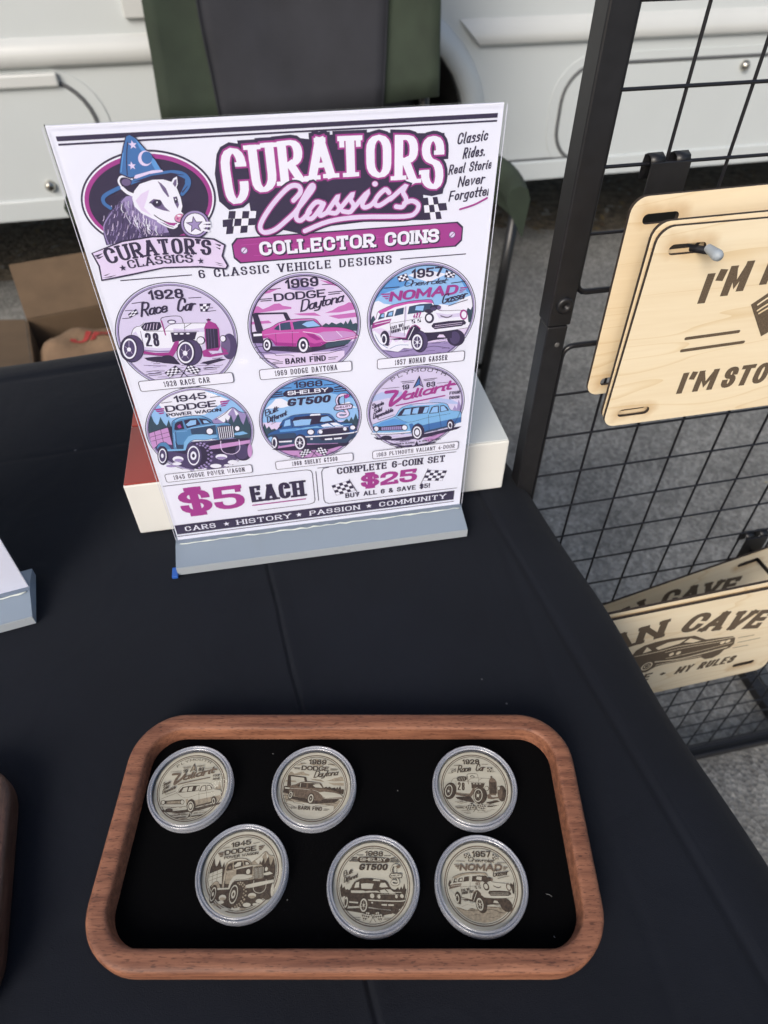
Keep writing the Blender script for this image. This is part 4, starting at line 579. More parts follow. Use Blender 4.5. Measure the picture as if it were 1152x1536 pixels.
# ---------------------------------------------------------------- camp chair behind the sign
CH = empty("camp_chair", (-.18, 1.62, GZ), (0, 0, rad(3)))
tag(CH, "green and charcoal padded camp chair with black tube frame behind the price sign", "chair")
green = mat("green_canvas", (.021, .032, .020), .85, var=.25, scale=14, bump=.3, bscale=900, bdist=.0006); charc = mat("charcoal_canvas", (.0175, .0185, .025), .85, var=.15, scale=16, bump=.3, bscale=900, bdist=.0006)
tubeb = mat("black_tube", (.012, .012, .013), .3); 
def backgrid(u0, u1, nu, off, fu=None):
    vs = []; fs = []; nv = 14
    for j in range(nv + 1):
        v = j / nv
        for i in range(nu + 1):
            u = u0(v) + (u1(v) - u0(v)) * i / nu
            y = .05 * (1 - u * u) * (.4 + .6 * math.sin(v * 2.6 + .2)) + .10 * v + .004 * math.sin(u * 9 + v * 7) + .003 * math.sin(v * 23 + u * 3)
            vs.append((u * (.296 - .01 * v) , y - off, .685 + v * .56 + .012 * math.cos(u * 1.6) * (1 - v) * -1 + .022 * u * (1 - v)))
    for j in range(nv):
        for i in range(nu): a_ = j * (nu + 1) + i; fs.append([a_, a_ + 1, a_ + nu + 2, a_ + nu + 1])
    return vs, fs
b = MB(); b.add(*backgrid(lambda v: -1, lambda v: 1, 24, 0), green, True); BK = b.build("backrest", CH)
md = BK.modifiers.new("thick", 'SOLIDIFY'); md.thickness = .012
b = MB(); b.add(*backgrid(lambda v: -.58 - .08 * math.sin(v * 3) * (v < .9), lambda v: .60 + .06 * math.sin(v * 3), 16, .010), charc, True); cp = b.build("centre_panel", BK); md = cp.modifiers.new("thick", 'SOLIDIFY'); md.thickness = .006
b = MB(); b.tube([(u * .285, .05 * (1 - u * u) * .95 + .03 - .014, .685 + .235 - .03 * (1 - u * u)) for u in [i / 10 - 1 for i in range(21)]], .004, tubeb, 6); b.build("piping", BK)
for fu in (lambda v: -.58 - .08 * math.sin(v * 3) * (v < .9), lambda v: .60 + .06 * math.sin(v * 3)):
    vs_, _ = backgrid(fu, lambda v, fu=fu: fu(v) + .01, 1, .0175); b = MB(); b.tube(vs_[::2], .0016, charc, 5); b.build("seam", BK)
b = MB(); b.box((0, -.22, .37), (.52, .44, .03), green, bev=.012); b.build("seat", CH)
for sx in (-1, 1):
    b = MB(); b.tube([(sx * .268, .15, 1.3), (sx * .275, .07, .62), (sx * .30, -.05, .30), (sx * .40, -.34, .012)], .011, tubeb, 10); b.build("leg", CH)
    b = MB(); b.tube([(sx * .468, -.12, .565), (sx * .455, -.12, .30), (sx * .44, -.10, .012)], .0125, tubeb, 10); b.build("leg", CH)
    b = MB(); b.tube([(sx * .44, -.38, .012), (sx * .32, .14, .36), (sx * .29, .02, .66)], .011, tubeb, 10); b.build("leg", CH)
    b = MB(); vs = []; fs = []
    for i in range(13):
        f = i / 12; y = -.24 + f * .28
        for j in range(7): a_ = rad(-40 + 260 * j / 6); vs.append((sx * (.440 - .13 * f * f) + .024 * math.cos(a_), y, .580 + .02 * math.sin(f * 3) + .028 * math.sin(a_) - (.06 if j in (0,) else 0)))
    for i in range(12):
        for j in range(6): a_ = i * 7 + j; fs.append([a_, a_ + 1, a_ + 8, a_ + 7])
    b.add(vs, fs, green, True); b.add([vs[j] for j in range(7)], [list(range(7))], green); b.build("armrest", CH)
b = MB(); b.tube([(-.44, -.10, .10), (.44, -.10, .10)], .008, tubeb, 8); b.build("stretcher", CH)

# ---------------------------------------------------------------- cardboard box with a paper bag
CB = empty("cardboard_box", (-.608, 1.366, GZ), (0, 0, rad(24)))
tag(CB, "open brown cardboard box with raised flaps on the ground beyond the table", "box")
card = mat("brown_cardboard", (.125, .080, .045), .85, var=.14, scale=18, bump=.1, bscale=300)
W_, D_, H_ = .37, .30, .30
b = MB(); b.box((0, D_ / 2, H_ / 2), (W_, .005, H_), card); b.box((0, -D_ / 2, H_ / 2), (W_, .005, H_), card); b.box((-W_ / 2, 0, H_ / 2), (.005, D_ - .006, H_), card); b.box((W_ / 2, 0, H_ / 2), (.005, D_ - .006, H_), card); b.box((0, 0, .005), (W_ - .006, D_ - .006, .006), card); b.build("box_body", CB)
def flap(name, p0, p1, out, mname=card):
    b = MB(); p0, p1, out = Vector(p0), Vector(p1), Vector(out); nn = (p1 - p0).cross(out).normalized() * .002
    q = [p0, p1, p1 + out, p0 + out]; b.add([v + nn for v in q] + [v - nn for v in q], [[0, 1, 2, 3], [7, 6, 5, 4], [0, 4, 5, 1], [1, 5, 6, 2], [2, 6, 7, 3], [3, 7, 4, 0]], card); b.build(name, CB)
flap("flap", (-W_ / 2, D_ / 2 + .003, H_), (W_ / 2, D_ / 2 + .003, H_), (-.005, .135, .075)); flap("flap", (-W_ / 2 - .003, -D_ / 2, H_), (-W_ / 2 - .003, D_ / 2, H_), (-.095, 0, .02))
PB = empty("paper_bag", (-.655, 1.352, GZ + .085), (0, 0, rad(20)))
tag(PB, "crumpled brown paper bag with red print lying inside the cardboard box", "paper bag")
kraft = mat("kraft_paper", (.20, .125, .072), .8, var=.12, scale=22, bump=.6, bscale=45, bdist=.006); redink = mat("red_print", (.35, .035, .03), .7)
def bagpt(a, s):
    ex = 3.2; ca_, sa_ = math.cos(a), math.sin(a); r = (abs(ca_) ** ex + abs(sa_) ** ex) ** (-1 / ex)
    wob = 1 + .05 * math.sin(a * 3 + s * 40) + .03 * math.sin(a * 5 - s * 67)
    return Vector((s, .075 * r * ca_ * wob, .115 + .105 * r * sa_ * wob))
b = MB(); ss = [-.125 + .25 * i / 16 for i in range(17)]; na = 32; vs = []
for i, s0 in enumerate(ss):
    e = 1 - .25 * (abs(s0) / .125) ** 8
    for j in range(na): p = bagpt(2 * math.pi * j / na, s0); vs.append((p.x, p.y * e, .115 + (p.z - .115) * e))
fs = [[i * na + j, i * na + (j + 1) % na, (i + 1) * na + (j + 1) % na, (i + 1) * na + j] for i in range(16) for j in range(na)] + [list(range(na)), list(range(16 * na, 17 * na))]
b.add(vs, fs, kraft, True); b.box((0, 0, -.0275), (.20, .11, .072), kraft, bev=.008); b.build("bag_body", PB)
cv = Canvas(lambda x, y, z: bagpt(rad(92) - y / 110, x / 1000) * 1.0 + Vector((0, 0, .0035 + z)), {'K': redink})
cv.text("JRZ", 'K', 48, -55, -22, 95, -22, 'i'); cv.build("bag_print", PB)
PL = empty("plastic_bag", (-.52, 1.41, GZ + .012), (0, 0, rad(20))); tag(PL, "scrunched clear plastic bag beside the paper bag in the cardboard box", "plastic bag")
b = MB(); b.lathe([(.001, 0), (.03, .0), (.035, .06), (.028, .13), (.035, .19), (.022, .225), (.001, .23)], mat("milky_plastic", (.45, .5, .5), .25), 20)
b.v = [(x * (1 + .25 * math.sin(z * 90 + x * 80)), y * (1 + .3 * math.sin(z * 70 + y * 120)), z) for x, y, z in b.v]; b.build("crumpled_film", PL)

# ---------------------------------------------------------------- table and cloth
TY = rad(16.9); TC = Vector((-.002, .675, 0)); tu = Vector((math.cos(TY), math.sin(TY), 0)); tv = Vector((-math.sin(TY), math.cos(TY), 0))
TB = empty("folding_table", (TC.x, TC.y, GZ), (0, 0, TY)); tag(TB, "folding trestle table hidden under the black cloth", "table")
plast = mat("grey_plastic", (.35, .35, .34), .6)
b = MB(); b.box((-.915, -.38, .695), (1.80, .73, .04), plast, bev=.012); b.build("tabletop", TB)
for x in (-.25, -1.58):
    for y in (-.1, -.66): b = MB(); b.tube([(x, y, .003), (x, y, .68)], .013, tubeb, 10); b.build("leg", TB)
prof = [(-9, -9, 0), (0, 0, 0), (.004, .004, .0003), (.010, .010, -.0004), (.020, .0199, -.0020), (.030, .0292, -.0055), (.040, .0373, -.0113), (.049, .0424, -.0187), (.062, .0468, -.0310), (.082, .0498, -.0507), (.21, .062, -.178), (.72, .115, -.686)]
def drape(t):
    for (t0, h0, z0), (t1, h1, z1) in zip(prof[1:], prof[2:]):
        if t <= t1: f = (t - t0) / (t1 - t0); return h0 + (h1 - h0) * f, z0 + (z1 - z0) * f
    return prof[-1][1], prof[-1][2]
CL = MB(); cloth = mat("black_tablecloth", (.0068, .0086, .0138), .92, var=.18, scale=7, bump=.6, bscale=2200, bdist=.0005, sheen=.05, spec=.2)
def cloth_nodes():
    t = cloth.node_tree; N = t.nodes; L = t.links; B = N["Principled BSDF"]
    old = [l.from_node for l in L if l.to_socket == B.inputs["Normal"]][0]
    co = N.new("ShaderNodeTexCoord"); sp = N.new("ShaderNodeSeparateXYZ"); L.new(co.outputs["Object"], sp.inputs[0])
    def M(op, a, b=None):
        n = N.new("ShaderNodeMath"); n.operation = op
        for i, v in enumerate((a, b)):
            if v is None: continue
            if isinstance(v, (int, float)): n.inputs[i].default_value = v
            else: L.new(v, n.inputs[i])
        return n.outputs[0]
    nz = N.new("ShaderNodeTexNoise"); nz.inputs["Scale"].default_value = 9; L.new(co.outputs["Object"], nz.inputs[0])
    tot = None
    for (x0, y0, x1, y1, wd, s_) in ((-.083, .311, -.002, .049, .0016, 1.0), (-.45, .40, .08, .545, .003, .25), (.112, .19, .135, .03, .004, .35)):
        q = Vector((x1 - x0, y1 - y0)).normalized()
        d = M('ADD', M('SUBTRACT', M('MULTIPLY', M('SUBTRACT', sp.outputs[0], x0), q.y), M('MULTIPLY', M('SUBTRACT', sp.outputs[1], y0), q.x)), M('MULTIPLY', M('SUBTRACT', nz.outputs["Fac"], .5), .006))
        k = M('MULTIPLY', M('POWER', 2.718, M('MULTIPLY', M('MULTIPLY', M('DIVIDE', d, wd), M('DIVIDE', d, wd)), -1.0)), s_)
        tot = k if tot is None else M('ADD', tot, k)
    wr = N.new("ShaderNodeTexNoise"); wr.inputs["Scale"].default_value = 16; wr.inputs["Detail"].default_value = 3; wr.inputs["Distortion"].default_value = .8; L.new(co.outputs["Object"], wr.inputs[0])
    hh = M('ADD', M('MULTIPLY', tot, -.0016), M('MULTIPLY', wr.outputs["Fac"], .0022))
    bp = N.new("ShaderNodeBump"); bp.inputs["Strength"].default_value = 1; bp.inputs["Distance"].default_value = 1; L.new(hh, bp.inputs["Height"]); L.new(bp.outputs[0], old.inputs["Normal"])
    # faint lint specks
    sn = N.new("ShaderNodeTexVoronoi"); sn.inputs["Scale"].default_value = 55; L.new(co.outputs["Object"], sn.inputs[0])
    base = [l.from_socket for l in L if l.to_socket == B.inputs["Base Color"]][0]
    fac = M('LESS_THAN', M('ADD', sn.outputs["Distance"], M('MULTIPLY', M('FRACT', M('MULTIPLY', sn.outputs["Color"], 7.3)), .9)), .085)
    mx = N.new("ShaderNodeMixRGB"); L.new(M('MULTIPLY', fac, .35), mx.inputs[0]); L.new(base, mx.inputs[1]); mx.inputs[2].default_value = (.25, .25, .26, 1); L.new(mx.outputs[0], B.inputs["Base Color"])
cloth_nodes()
tds = [.001, .002, .004, .007, .010, .014, .018, .022, .026, .030, .034, .038, .042, .046, .051, .057, .065, .075, .09, .13, .2, .3, .42, .55, .70]
aa = [-1.83 - t for t in tds[::-1]] + [-1.83 + .06 * i for i in range(19)] + [-.69 + .006 * i for i in range(113)] + [-.0145, -.0125, -.011, -.0095, -.008, -.0065, -.005, -.004, -.003, -.002, -.001, 0] + tds
bb = [-.76 - t for t in tds[::-1]] + [-.76 + .006 * i for i in range(126)] + [-.004, -.001, 0] + tds
def clothpt(a_, b_):
    ta = a_ if a_ > 0 else (a_ + 1.83 if a_ < -1.83 else 0); tb = b_ if b_ > 0 else (b_ + .76 if b_ < -.76 else 0)
    t = math.hypot(ta, tb); ia = min(0, max(-1.83, a_)); ib = min(0, max(-.76, b_))
    h, z = drape(t) if t > 0 else (0, 0)
    along = (b_ if abs(ta) > abs(tb) else a_)
    if t > .08: h += (.016 * math.sin(along * 26) + .008 * math.sin(along * 61 + 1)) * min(1, (t - .08) / .4)
    if t > .0: h += (.0026 * math.sin(along * 15 + .6) + .0012 * math.sin(along * 41)) * min(1, t / .04)
    dx, dy = (ta / t, tb / t) if t > 0 else (0, 0)
    p = TC + tu * (ia + dx * h) + tv * (ib + dy * h)
    zz = z
    e = min(-a_, -b_, b_ + .76) if t == 0 else 0
    if t == 0:
        zz += -.0016 * math.exp(-((e - .0040) / .0028) ** 2) + .0006 * math.exp(-((e - .0005) / .0025) ** 2)
        q = Vector((.081, -.262)).normalized(); d0 = (p.x + .083) * q.y - (p.y - .311) * q.x
        zz += .0012 * math.exp(-((d0 + .0015 * math.sin(p.y * 30)) / .0042) ** 2)
        d1 = (p.x - .15) * q.y - (p.y - .1) * q.x + .003 * math.sin(p.y * 14)
        zz += .0004 * math.exp(-(d1 / .006) ** 2) * max(0, min(1, (.16 - p.y) / .1))
        zz += .0005 * math.sin(p.x * 23 + p.y * 9) + .0004 * math.sin(p.y * 31 - p.x * 17)
    return (p.x, p.y, zz - .0006)
na_, nb_ = len(aa), len(bb)
CL.add([clothpt(a_, b_) for b_ in bb for a_ in aa], [[j * na_ + i, j * na_ + i + 1, (j + 1) * na_ + i + 1, (j + 1) * na_ + i] for j in range(nb_ - 1) for i in range(na_ - 1)], cloth, True)
tag(CL.build("tablecloth"), "black fabric tablecloth with a faint fold line draped over the table", "tablecloth")

# ---------------------------------------------------------------- white and red carton behind the sign
BX = empty("gift_box", (-.186, .3495, .0008), (0, 0, rad(10.3))); tag(BX, "long flat white carton with a red printed end lying behind the price sign", "box")
cream = mat("white_carton", (.73, .725, .695), .35, var=.03, scale=20); silver = mat("glossy_white_lid", (.60, .63, .63), .15, coat=.3); red = mat("red_lacquer_print", (.30, .034, .025), .25, coat=.3); red2 = mat("bright_red_band", (.48, .045, .028), .25, coat=.3)
b = MB(); b.box((.1435, .08, .0245), (.287, .16, .049), cream, bev=.0012); b.build("carton", BX)
b = MB(); b.box((.206, .08, .0499), (.1600, .1590, .0014), silver, bev=.0004); b.build("lid_panel", BX)
b = MB(); b.box((.063, .034, .0499), (.1242, .0675, .0014), red, bev=.0004); b.build("printed_panel", BX)
b = MB(); b.box((.063, .114, .0499), (.1242, .0900, .0016), red2, bev=.0004); b.build("printed_panel", BX)  # rear part of the red end, in a brighter red than the front

# ---------------------------------------------------------------- sign stands
acr_edge = clear_mat("clear_acrylic", (.985, .99, 1), .0, (.8, .86, .95), .02, 1.16)
acr_block = clear_mat("frosted_acrylic_block", (.72, .80, .90), .62, (.34, .41, .50), .12, 1.45); acr_lip = clear_mat("acrylic_pale_lip", (.85, .9, .95), .62, (.52, .56, .60), .15, 1.45)  # front face of the base block gets a paler colour than the rest
glue = mat("glue_smear", (.62, .66, .62), .2, bump=.8, bscale=500, bdist=.001)
paper = mat("photo_paper", (.80, .81, .93), .5, var=.01, scale=8, spec=.3)
def stand(loc, rz, label):
    R = empty("sign_holder", loc, (0, 0, rz)); tag(R, label, "sign holder")
    b = MB(); pr = [(-.0225, 0), (-.0225, .0075), (-.0035, .0120), (.0035, .0120), (.0215, .0075), (.0215, 0)]
    b.prism([pr], -.0015, .2165, lambda x, y, t: Vector((t, x, y)), acr_block); b.box((.1075, -.0229, .0037), (.2178, .0007, .0070), acr_lip); b.build("base_block", R)
    b = MB(); b.box((.108, -.0030, .1485), (.2168, .0012, .2730), acr_edge); b.box((.108, .0022, .1485), (.2168, .0014, .2730), acr_edge); b.build("acrylic_panel", R)
    b = MB(); pts = []
    for i in range(44): pts.append((.002 + .2125 * i / 43, -.0042 - random.uniform(0, .0007), .0122 + random.uniform(0, .0012)))
    b.tube(pts, [random.uniform(.0002, .0008) for _ in pts], glue, 6); b.build("glue_line", R)
    return R
SH = stand((-.1512, .3320, .0002), rad(10.25), "clear acrylic stand with a frosted base and blue tape holding the large price sign")
b = MB(); b.box((-.0032, -.0220, .0016), (.0042, .009, .0024), mat("blue_tape", (.02, .10, .42), .6), bev=.0004); b.build("blue_tape", SH)
PS = empty("price_sign", (-.1512, .3320, .0125), (0, 0, rad(10.25))); tag(PS, "printed price sheet with animal emblem, six car pictures and magenta prices", "sign")
SH.scale = PS.scale = (.987, 1, 1)
b = MB(); b.box((.108, .0007, .1362), (.2155, .0010, .2724), paper); b.build("paper", PS)
YO = 1.4   # mm: sheet zero lies this far below the slot
pfn = lambda ox=0, oy=0: (lambda x, y, z: Vector(((x + ox) / 1000, -z, (y + oy - YO) / 1000)))
def printed(ox=0, oy=0, pal=PAL, z0=4e-5): return Canvas(pfn(ox, oy), pal, z0)
cv = printed(); cv.line('K', 2.0, [(3.5, 268.6), (213, 268.6)], cap='butt'); cv.line('K', .8, [(3.5, 266.2), (213, 266.2)], cap='butt')
cv.line('K', .55, [(13.4, 200.5), (50.2, 200.5)]); cv.line('K', .55, [(165.2, 200), (202.7, 200)]); cv.text("6 CLASSIC VEHICLE DESIGNS", 'K', 4.7, 54, 198.2, 160, 198.0, 'w'); cv.build("header_rules", PS)
cv = printed(); rnd = random.Random(3)
cv.art(EMBLEM[:7])
for i in range(170):   # fur of the back and flank
    x = rnd.uniform(12.5, 38); y = rnd.uniform(222, 241) - max(0, (20 - x)) * 1.3; l = rnd.uniform(1.2, 3)
    cv.line(rnd.choice('VVGPK'), rnd.uniform(.15, .32), [(x, y), (x - l * .2, y - l * .6), (x - l * .5, y - l)], smooth=False); cv.z -= 1e-6
for i in range(110):   # ruff of the neck
    a_ = rnd.random(); x = 25 + 20 * a_ + rnd.uniform(-3, 3); y = 239 - 20 * a_ + rnd.uniform(-4, 3); l = rnd.uniform(2, 4.5)
    cv.line(rnd.choice('PVVGW'), rnd.uniform(.2, .4), [(x, y), (x - l * .25, y - l * .6), (x - l * .1, y - l)], smooth=False); cv.z -= 1e-6
cv.art(EMBLEM[7:])
E_o = cv.build("emblem", PS)
# title lettering
cv = printed()
bot = lambda x: 244.6 - 10.8 * abs((x - 132) / 55) ** 2.2; top_ = lambda x: 263.3 - 3.0 * ((x - 132) / 56) ** 2
for e in TITLE:
    if e[0] == 'P': cv.poly(e[1], [(e[2][i] * .1, e[2][i + 1] * .1) for i in range(0, len(e[2]), 2)])
    elif e[0] == 'F': cv.flag([(e[1][i] * .1, e[1][i + 1] * .1) for i in range(0, 8, 2)], e[2], e[3], edge=0)
    elif e[0] == 'X':
        for mm, gr in (('K', 4.6), ('M', 1.7), ('P', 0), ):
            cv.text("CURATORS", mm if mm != 'P' else 'W', 18, 74.8, 0, 187, 0, 's', bot, top_, (4.3, 2.2), gr)
for mm, wd in (('K', 5.2), ('M', 3.5), ('P', 2.3)):
    for e in TITLE:
        if e[0] == 'LL': cv.line(mm, wd, [(e[1][i] * .1, e[1][i + 1] * .1) for i in range(0, len(e[1]), 2)])
        elif e[0] == 'LE': v = [q * .1 for q in e[1]]; f = 1 + (wd - 2.3) / 5 * 1.2; cv.ell(mm, [v[0], v[1], v[2] * f * .8, v[3] * f, v[4] * f, v[5] * f * .8])
cv.build("title_lettering", PS)
cv = printed(); bar_ = [(77.5, 217.6), (196, 217.6), (199.3, 214.6), (199.3, 208.4), (196, 205.3), (77.5, 205.3), (74.6, 208.4), (74.6, 214.6)]
cv.poly('K', [(x + (.7 if x > 130 else -.7), y + (.7 if y > 211 else -.7)) for x, y in bar_]); cv.poly('M', bar_)
for i in range(14): y = 206 + rnd.random() * 11; x = 76 + rnd.random() * 90; cv.line('Q', .2, [(x, y), (x + rnd.uniform(8, 30), y)])
cv.text("COLLECTOR COINS", 'K', 7.5, 88.6, 207.4, 187.2, 207.4, 's', pen=(1.75, 1.5), grow=.5); cv.text("COLLECTOR COINS", 'W', 7.5, 88, 207.9, 186.6, 207.9, 's', pen=(1.75, 1.5))
for x in (80, 194): cv.ell('G', (x, 211.4, 1.9, 0, 0, 1.9)); cv.ell('P', (x, 211.5, 1.5, 0, 0, 1.5)); cv.line('K', .35, [(x - .9, 210.6), (x + .9, 212.4)])
cv.build("subtitle_bar", PS)
cv = printed()
for tx, x0, x1, y, h in (("Classic", 193, 209.5, 256.4, 5.2), ("Rides.", 196.5, 209, 249.6, 5.2), ("Real Stories.", 189.5, 216.5, 242.4, 4.8), ("Never", 195, 210, 236.0, 5.2), ("Forgotten.", 190.5, 215.8, 229.2, 5.2)):
    cv.text(tx, 'K', h, x0, y, x1, y + (x1 - x0) * .08, 'm')
cv.line('M', 1.0, [(197.5, 224.8), (205, 226.6), (211.8, 229.6)]); o = cv.build("tagline", PS)
bmx = bmesh.new(); bmx.from_mesh(o.data); bmesh.ops.bisect_plane(bmx, geom=bmx.verts[:] + bmx.edges[:] + bmx.faces[:], plane_co=(.2124, 0, 0), plane_no=(1, 0, 0), clear_outer=True); bmx.to_mesh(o.data); bmx.free()
PLAB = {'race': 'white race car', 'wing': 'pink winged coupe', 'gasser': 'white raised station wagon', 'truck': 'blue off-road truck', 'muscle': 'blue striped coupe', 'sedan': 'light blue sedan'}
for key, (c, R, (cap, bx0, bx1, by), els) in ART.items():
    pal = dict(PAL)
    if key == 'wing': pal['M'] = PAL['Q']; pal['Q'] = ink('cloud_pink', (.55, .17, .48))
    if key == 'truck': pal['B'] = ink('truck_blue', (.10, .25, .48))
    if key == 'muscle': pal['B'] = ink('deep_blue', (.045, .12, .33))
    cv = printed(c[0], c[1], pal); cv.ring('K', 0, 0, R, .42); cv.ring('V', 0, 0, R - 1.05, .7); cv.ring('K', 0, 0, R - 1.8, .45); cv.art(els, R - 1.9)
    cv.ring('K', 0, 0, R - 1.9, .3) if key not in ('race', 'truck') else None
    x0, x1, y0 = bx0 - c[0], bx1 - c[0], by - c[1]; bw = x1 - x0
    cv.poly('K', rrect(bw + .7, 7.5, 1.6, 4, x0 + bw / 2, y0)); cv.poly('W', rrect(bw - .2, 6.7, 1.3, 4, x0 + bw / 2, y0))
    m_ = {'race': 14, 'wing': 9, 'gasser': 11, 'truck': 5, 'muscle': 11, 'sedan': 2.5}[key]
    cv.text(cap, 'K', 3.9 if key != 'sedan' else 3.6, x0 + m_, y0 - 1.9, x1 - m_, y0 - 1.9, 'N')
    o = cv.build("car_picture", PS); o['label'] = PLAB[key] + " picture"
cv = printed(); K_ = .55
cv.line('K', K_, [(2, 55), (100, 54.6), (103, 53.6), (104, 51), (104, 25), (103, 22.4), (100, 21.4), (62, 21.4)], smooth=False)
cv.line('K', K_, [(108.2, 55), (208.5, 55)]); cv.line('K', K_, [(106.6, 52), (106.6, 24)]); cv.line('K', K_, [(116, 54.6), (112, 54), (110.6, 51), (110.6, 24), (111.5, 21), (114, 19.6), (212, 19.2)], smooth=False)
cv.text("$5", 'M', 22, 9, 26.5, 54, 26.5, 'S', pen=(6.0, 3.6)); cv.text("EACH", 'K', 15.5, 58.6, 30, 97, 30, 's', pen=(3.4, 2.2)); cv.line('M', 1.1, [(59, 27.2), (97, 27.2)])
cv.text("COMPLETE 6-COIN SET", 'K', 6.2, 121.5, 47, 200.8, 47, 's', pen=(1.25, .8)); cv.text("$25", 'M', 12.6, 138.5, 31.2, 180.5, 31.2, 'S', pen=(3.9, 2.5)); cv.text("BUY ALL 6 & SAVE $5!", 'K', 4.6, 126.5, 23, 190.8, 23, 'n')
cv.flag([(117, 37), (130, 40), (134, 29.5), (120, 27)], 5, 4); cv.line('K', .5, [(130, 41), (136.5, 25)]); cv.flag([(188, 41), (203, 38), (200, 28.5), (185.5, 31)], 5, 4); cv.line('K', .5, [(188.5, 42), (183, 26)])
cv.build("price_panel", PS)
cv = printed(); cv.poly('K', [(1, 7.3), (210.5, 7.3), (210.5, 16.8), (1, 16.8)])
for tx, cx_, wd in (("CARS", 18.5, 22), ("HISTORY", 65, 40), ("PASSION", 118, 38), ("COMMUNITY", 178, 52)): cv.text(tx, 'W', 4.8, cx_ - wd / 2, 9.6, cx_ + wd / 2, 9.6, 'w')
for x in (37.5, 91, 144): cv.star('W', x, 12, 2.3)
cv.line('K', .7, [(1, 5.4), (210.5, 5.4)]); cv.build("footer_bar", PS)
# second stand at the left edge
SH2 = stand((-.4465, .2130, .0002), rad(20.5), "clear acrylic stand with a frosted base at the left edge of the table")
PS2 = empty("price_sign", (-.4465, .2130, .0125), (0, 0, rad(20.5))); tag(PS2, "white sheet in the acrylic stand at the left edge of the table", "sign")
b = MB(); b.box((.108, .0007, .1362), (.2155, .0010, .2724), paper); b.build("paper", PS2)

# ---------------------------------------------------------------- wooden trays
felt = mat("black_velvet", (.0022, .0022, .0025), 1.0, spec=.05, bump=.3, bscale=1500, bdist=.0005)
lint = mat("lint", (.25, .25, .25), .9)
def tray(loc, rz, wood, label):
    R = empty("wooden_tray", loc, (0, 0, rz)); tag(R, label, "tray", "wooden coin trays on the black cloth")
    pf = [(.0042, 0), (.0014, .0014), (.0002, .0055), (.0002, .0110), (.0005, .0148), (.0012, .0160), (.0024, .0167), (.0040, .0169), (.0078, .0169), (.0094, .0167), (.0101, .0160), (.0104, .0148), (.0110, .0110), (.0116, .0064)]
    n = 12; rows = []
    for i_, z in pf: rows.append([(x, y, z) for x, y in rrect(.247 - 2 * i_, .1275 - 2 * i_, .0285 - i_, n)])
    k = len(rows[0]); b = MB()
    b.add([p for r in rows for p in r], [[j * k + i, j * k + (i + 1) % k, (j + 1) * k + (i + 1) % k, (j + 1) * k + i] for j in range(len(pf) - 1) for i in range(k)] + [list(range(k))], wood, True); b.build("rim", R)
    b = MB(); lp = rrect(.247 - .0222, .1275 - .0222, .0285 - .0111, n); b.add([(x, y, .0066) for x, y in lp], [list(range(len(lp)))], felt); b.build("felt_liner", R)
    b = MB(); rr = random.Random(5)
    for i in range(11):
        x, y = rr.uniform(-.105, .105), rr.uniform(-.047, .047); a_ = rr.uniform(0, 6.3); l = rr.choice([.0003, .0004, .0006, .0016]); q = rr.uniform(-.5, .5)
        b.tube([(x, y, .0068), (x + l * math.cos(a_), y + l * math.sin(a_), .0070), (x + 2 * l * math.cos(a_ + q), y + 2 * l * math.sin(a_ + q), .0068)], .00009 if l > .001 else .00016, lint, 4)
    o = b.build("lint", R); o['kind'] = 'stuff'
    return R
mahog = wood_mat("sapele_wood", (.135, .048, .025), (.280, .116, .062), 1.5, 'X', .62, 1); waln = wood_mat("walnut_wood", (.04, .020, .013), (.11, .055, .037), 1.2, 'Y', .5, 1)
tray((-.0185, .1285, .0006), 0, mahog, "reddish wooden tray lined with black velvet holding six engraved coins")
tray((-.305, .072, .0006), rad(17), waln, "darker walnut tray cut off at the left edge of the table")

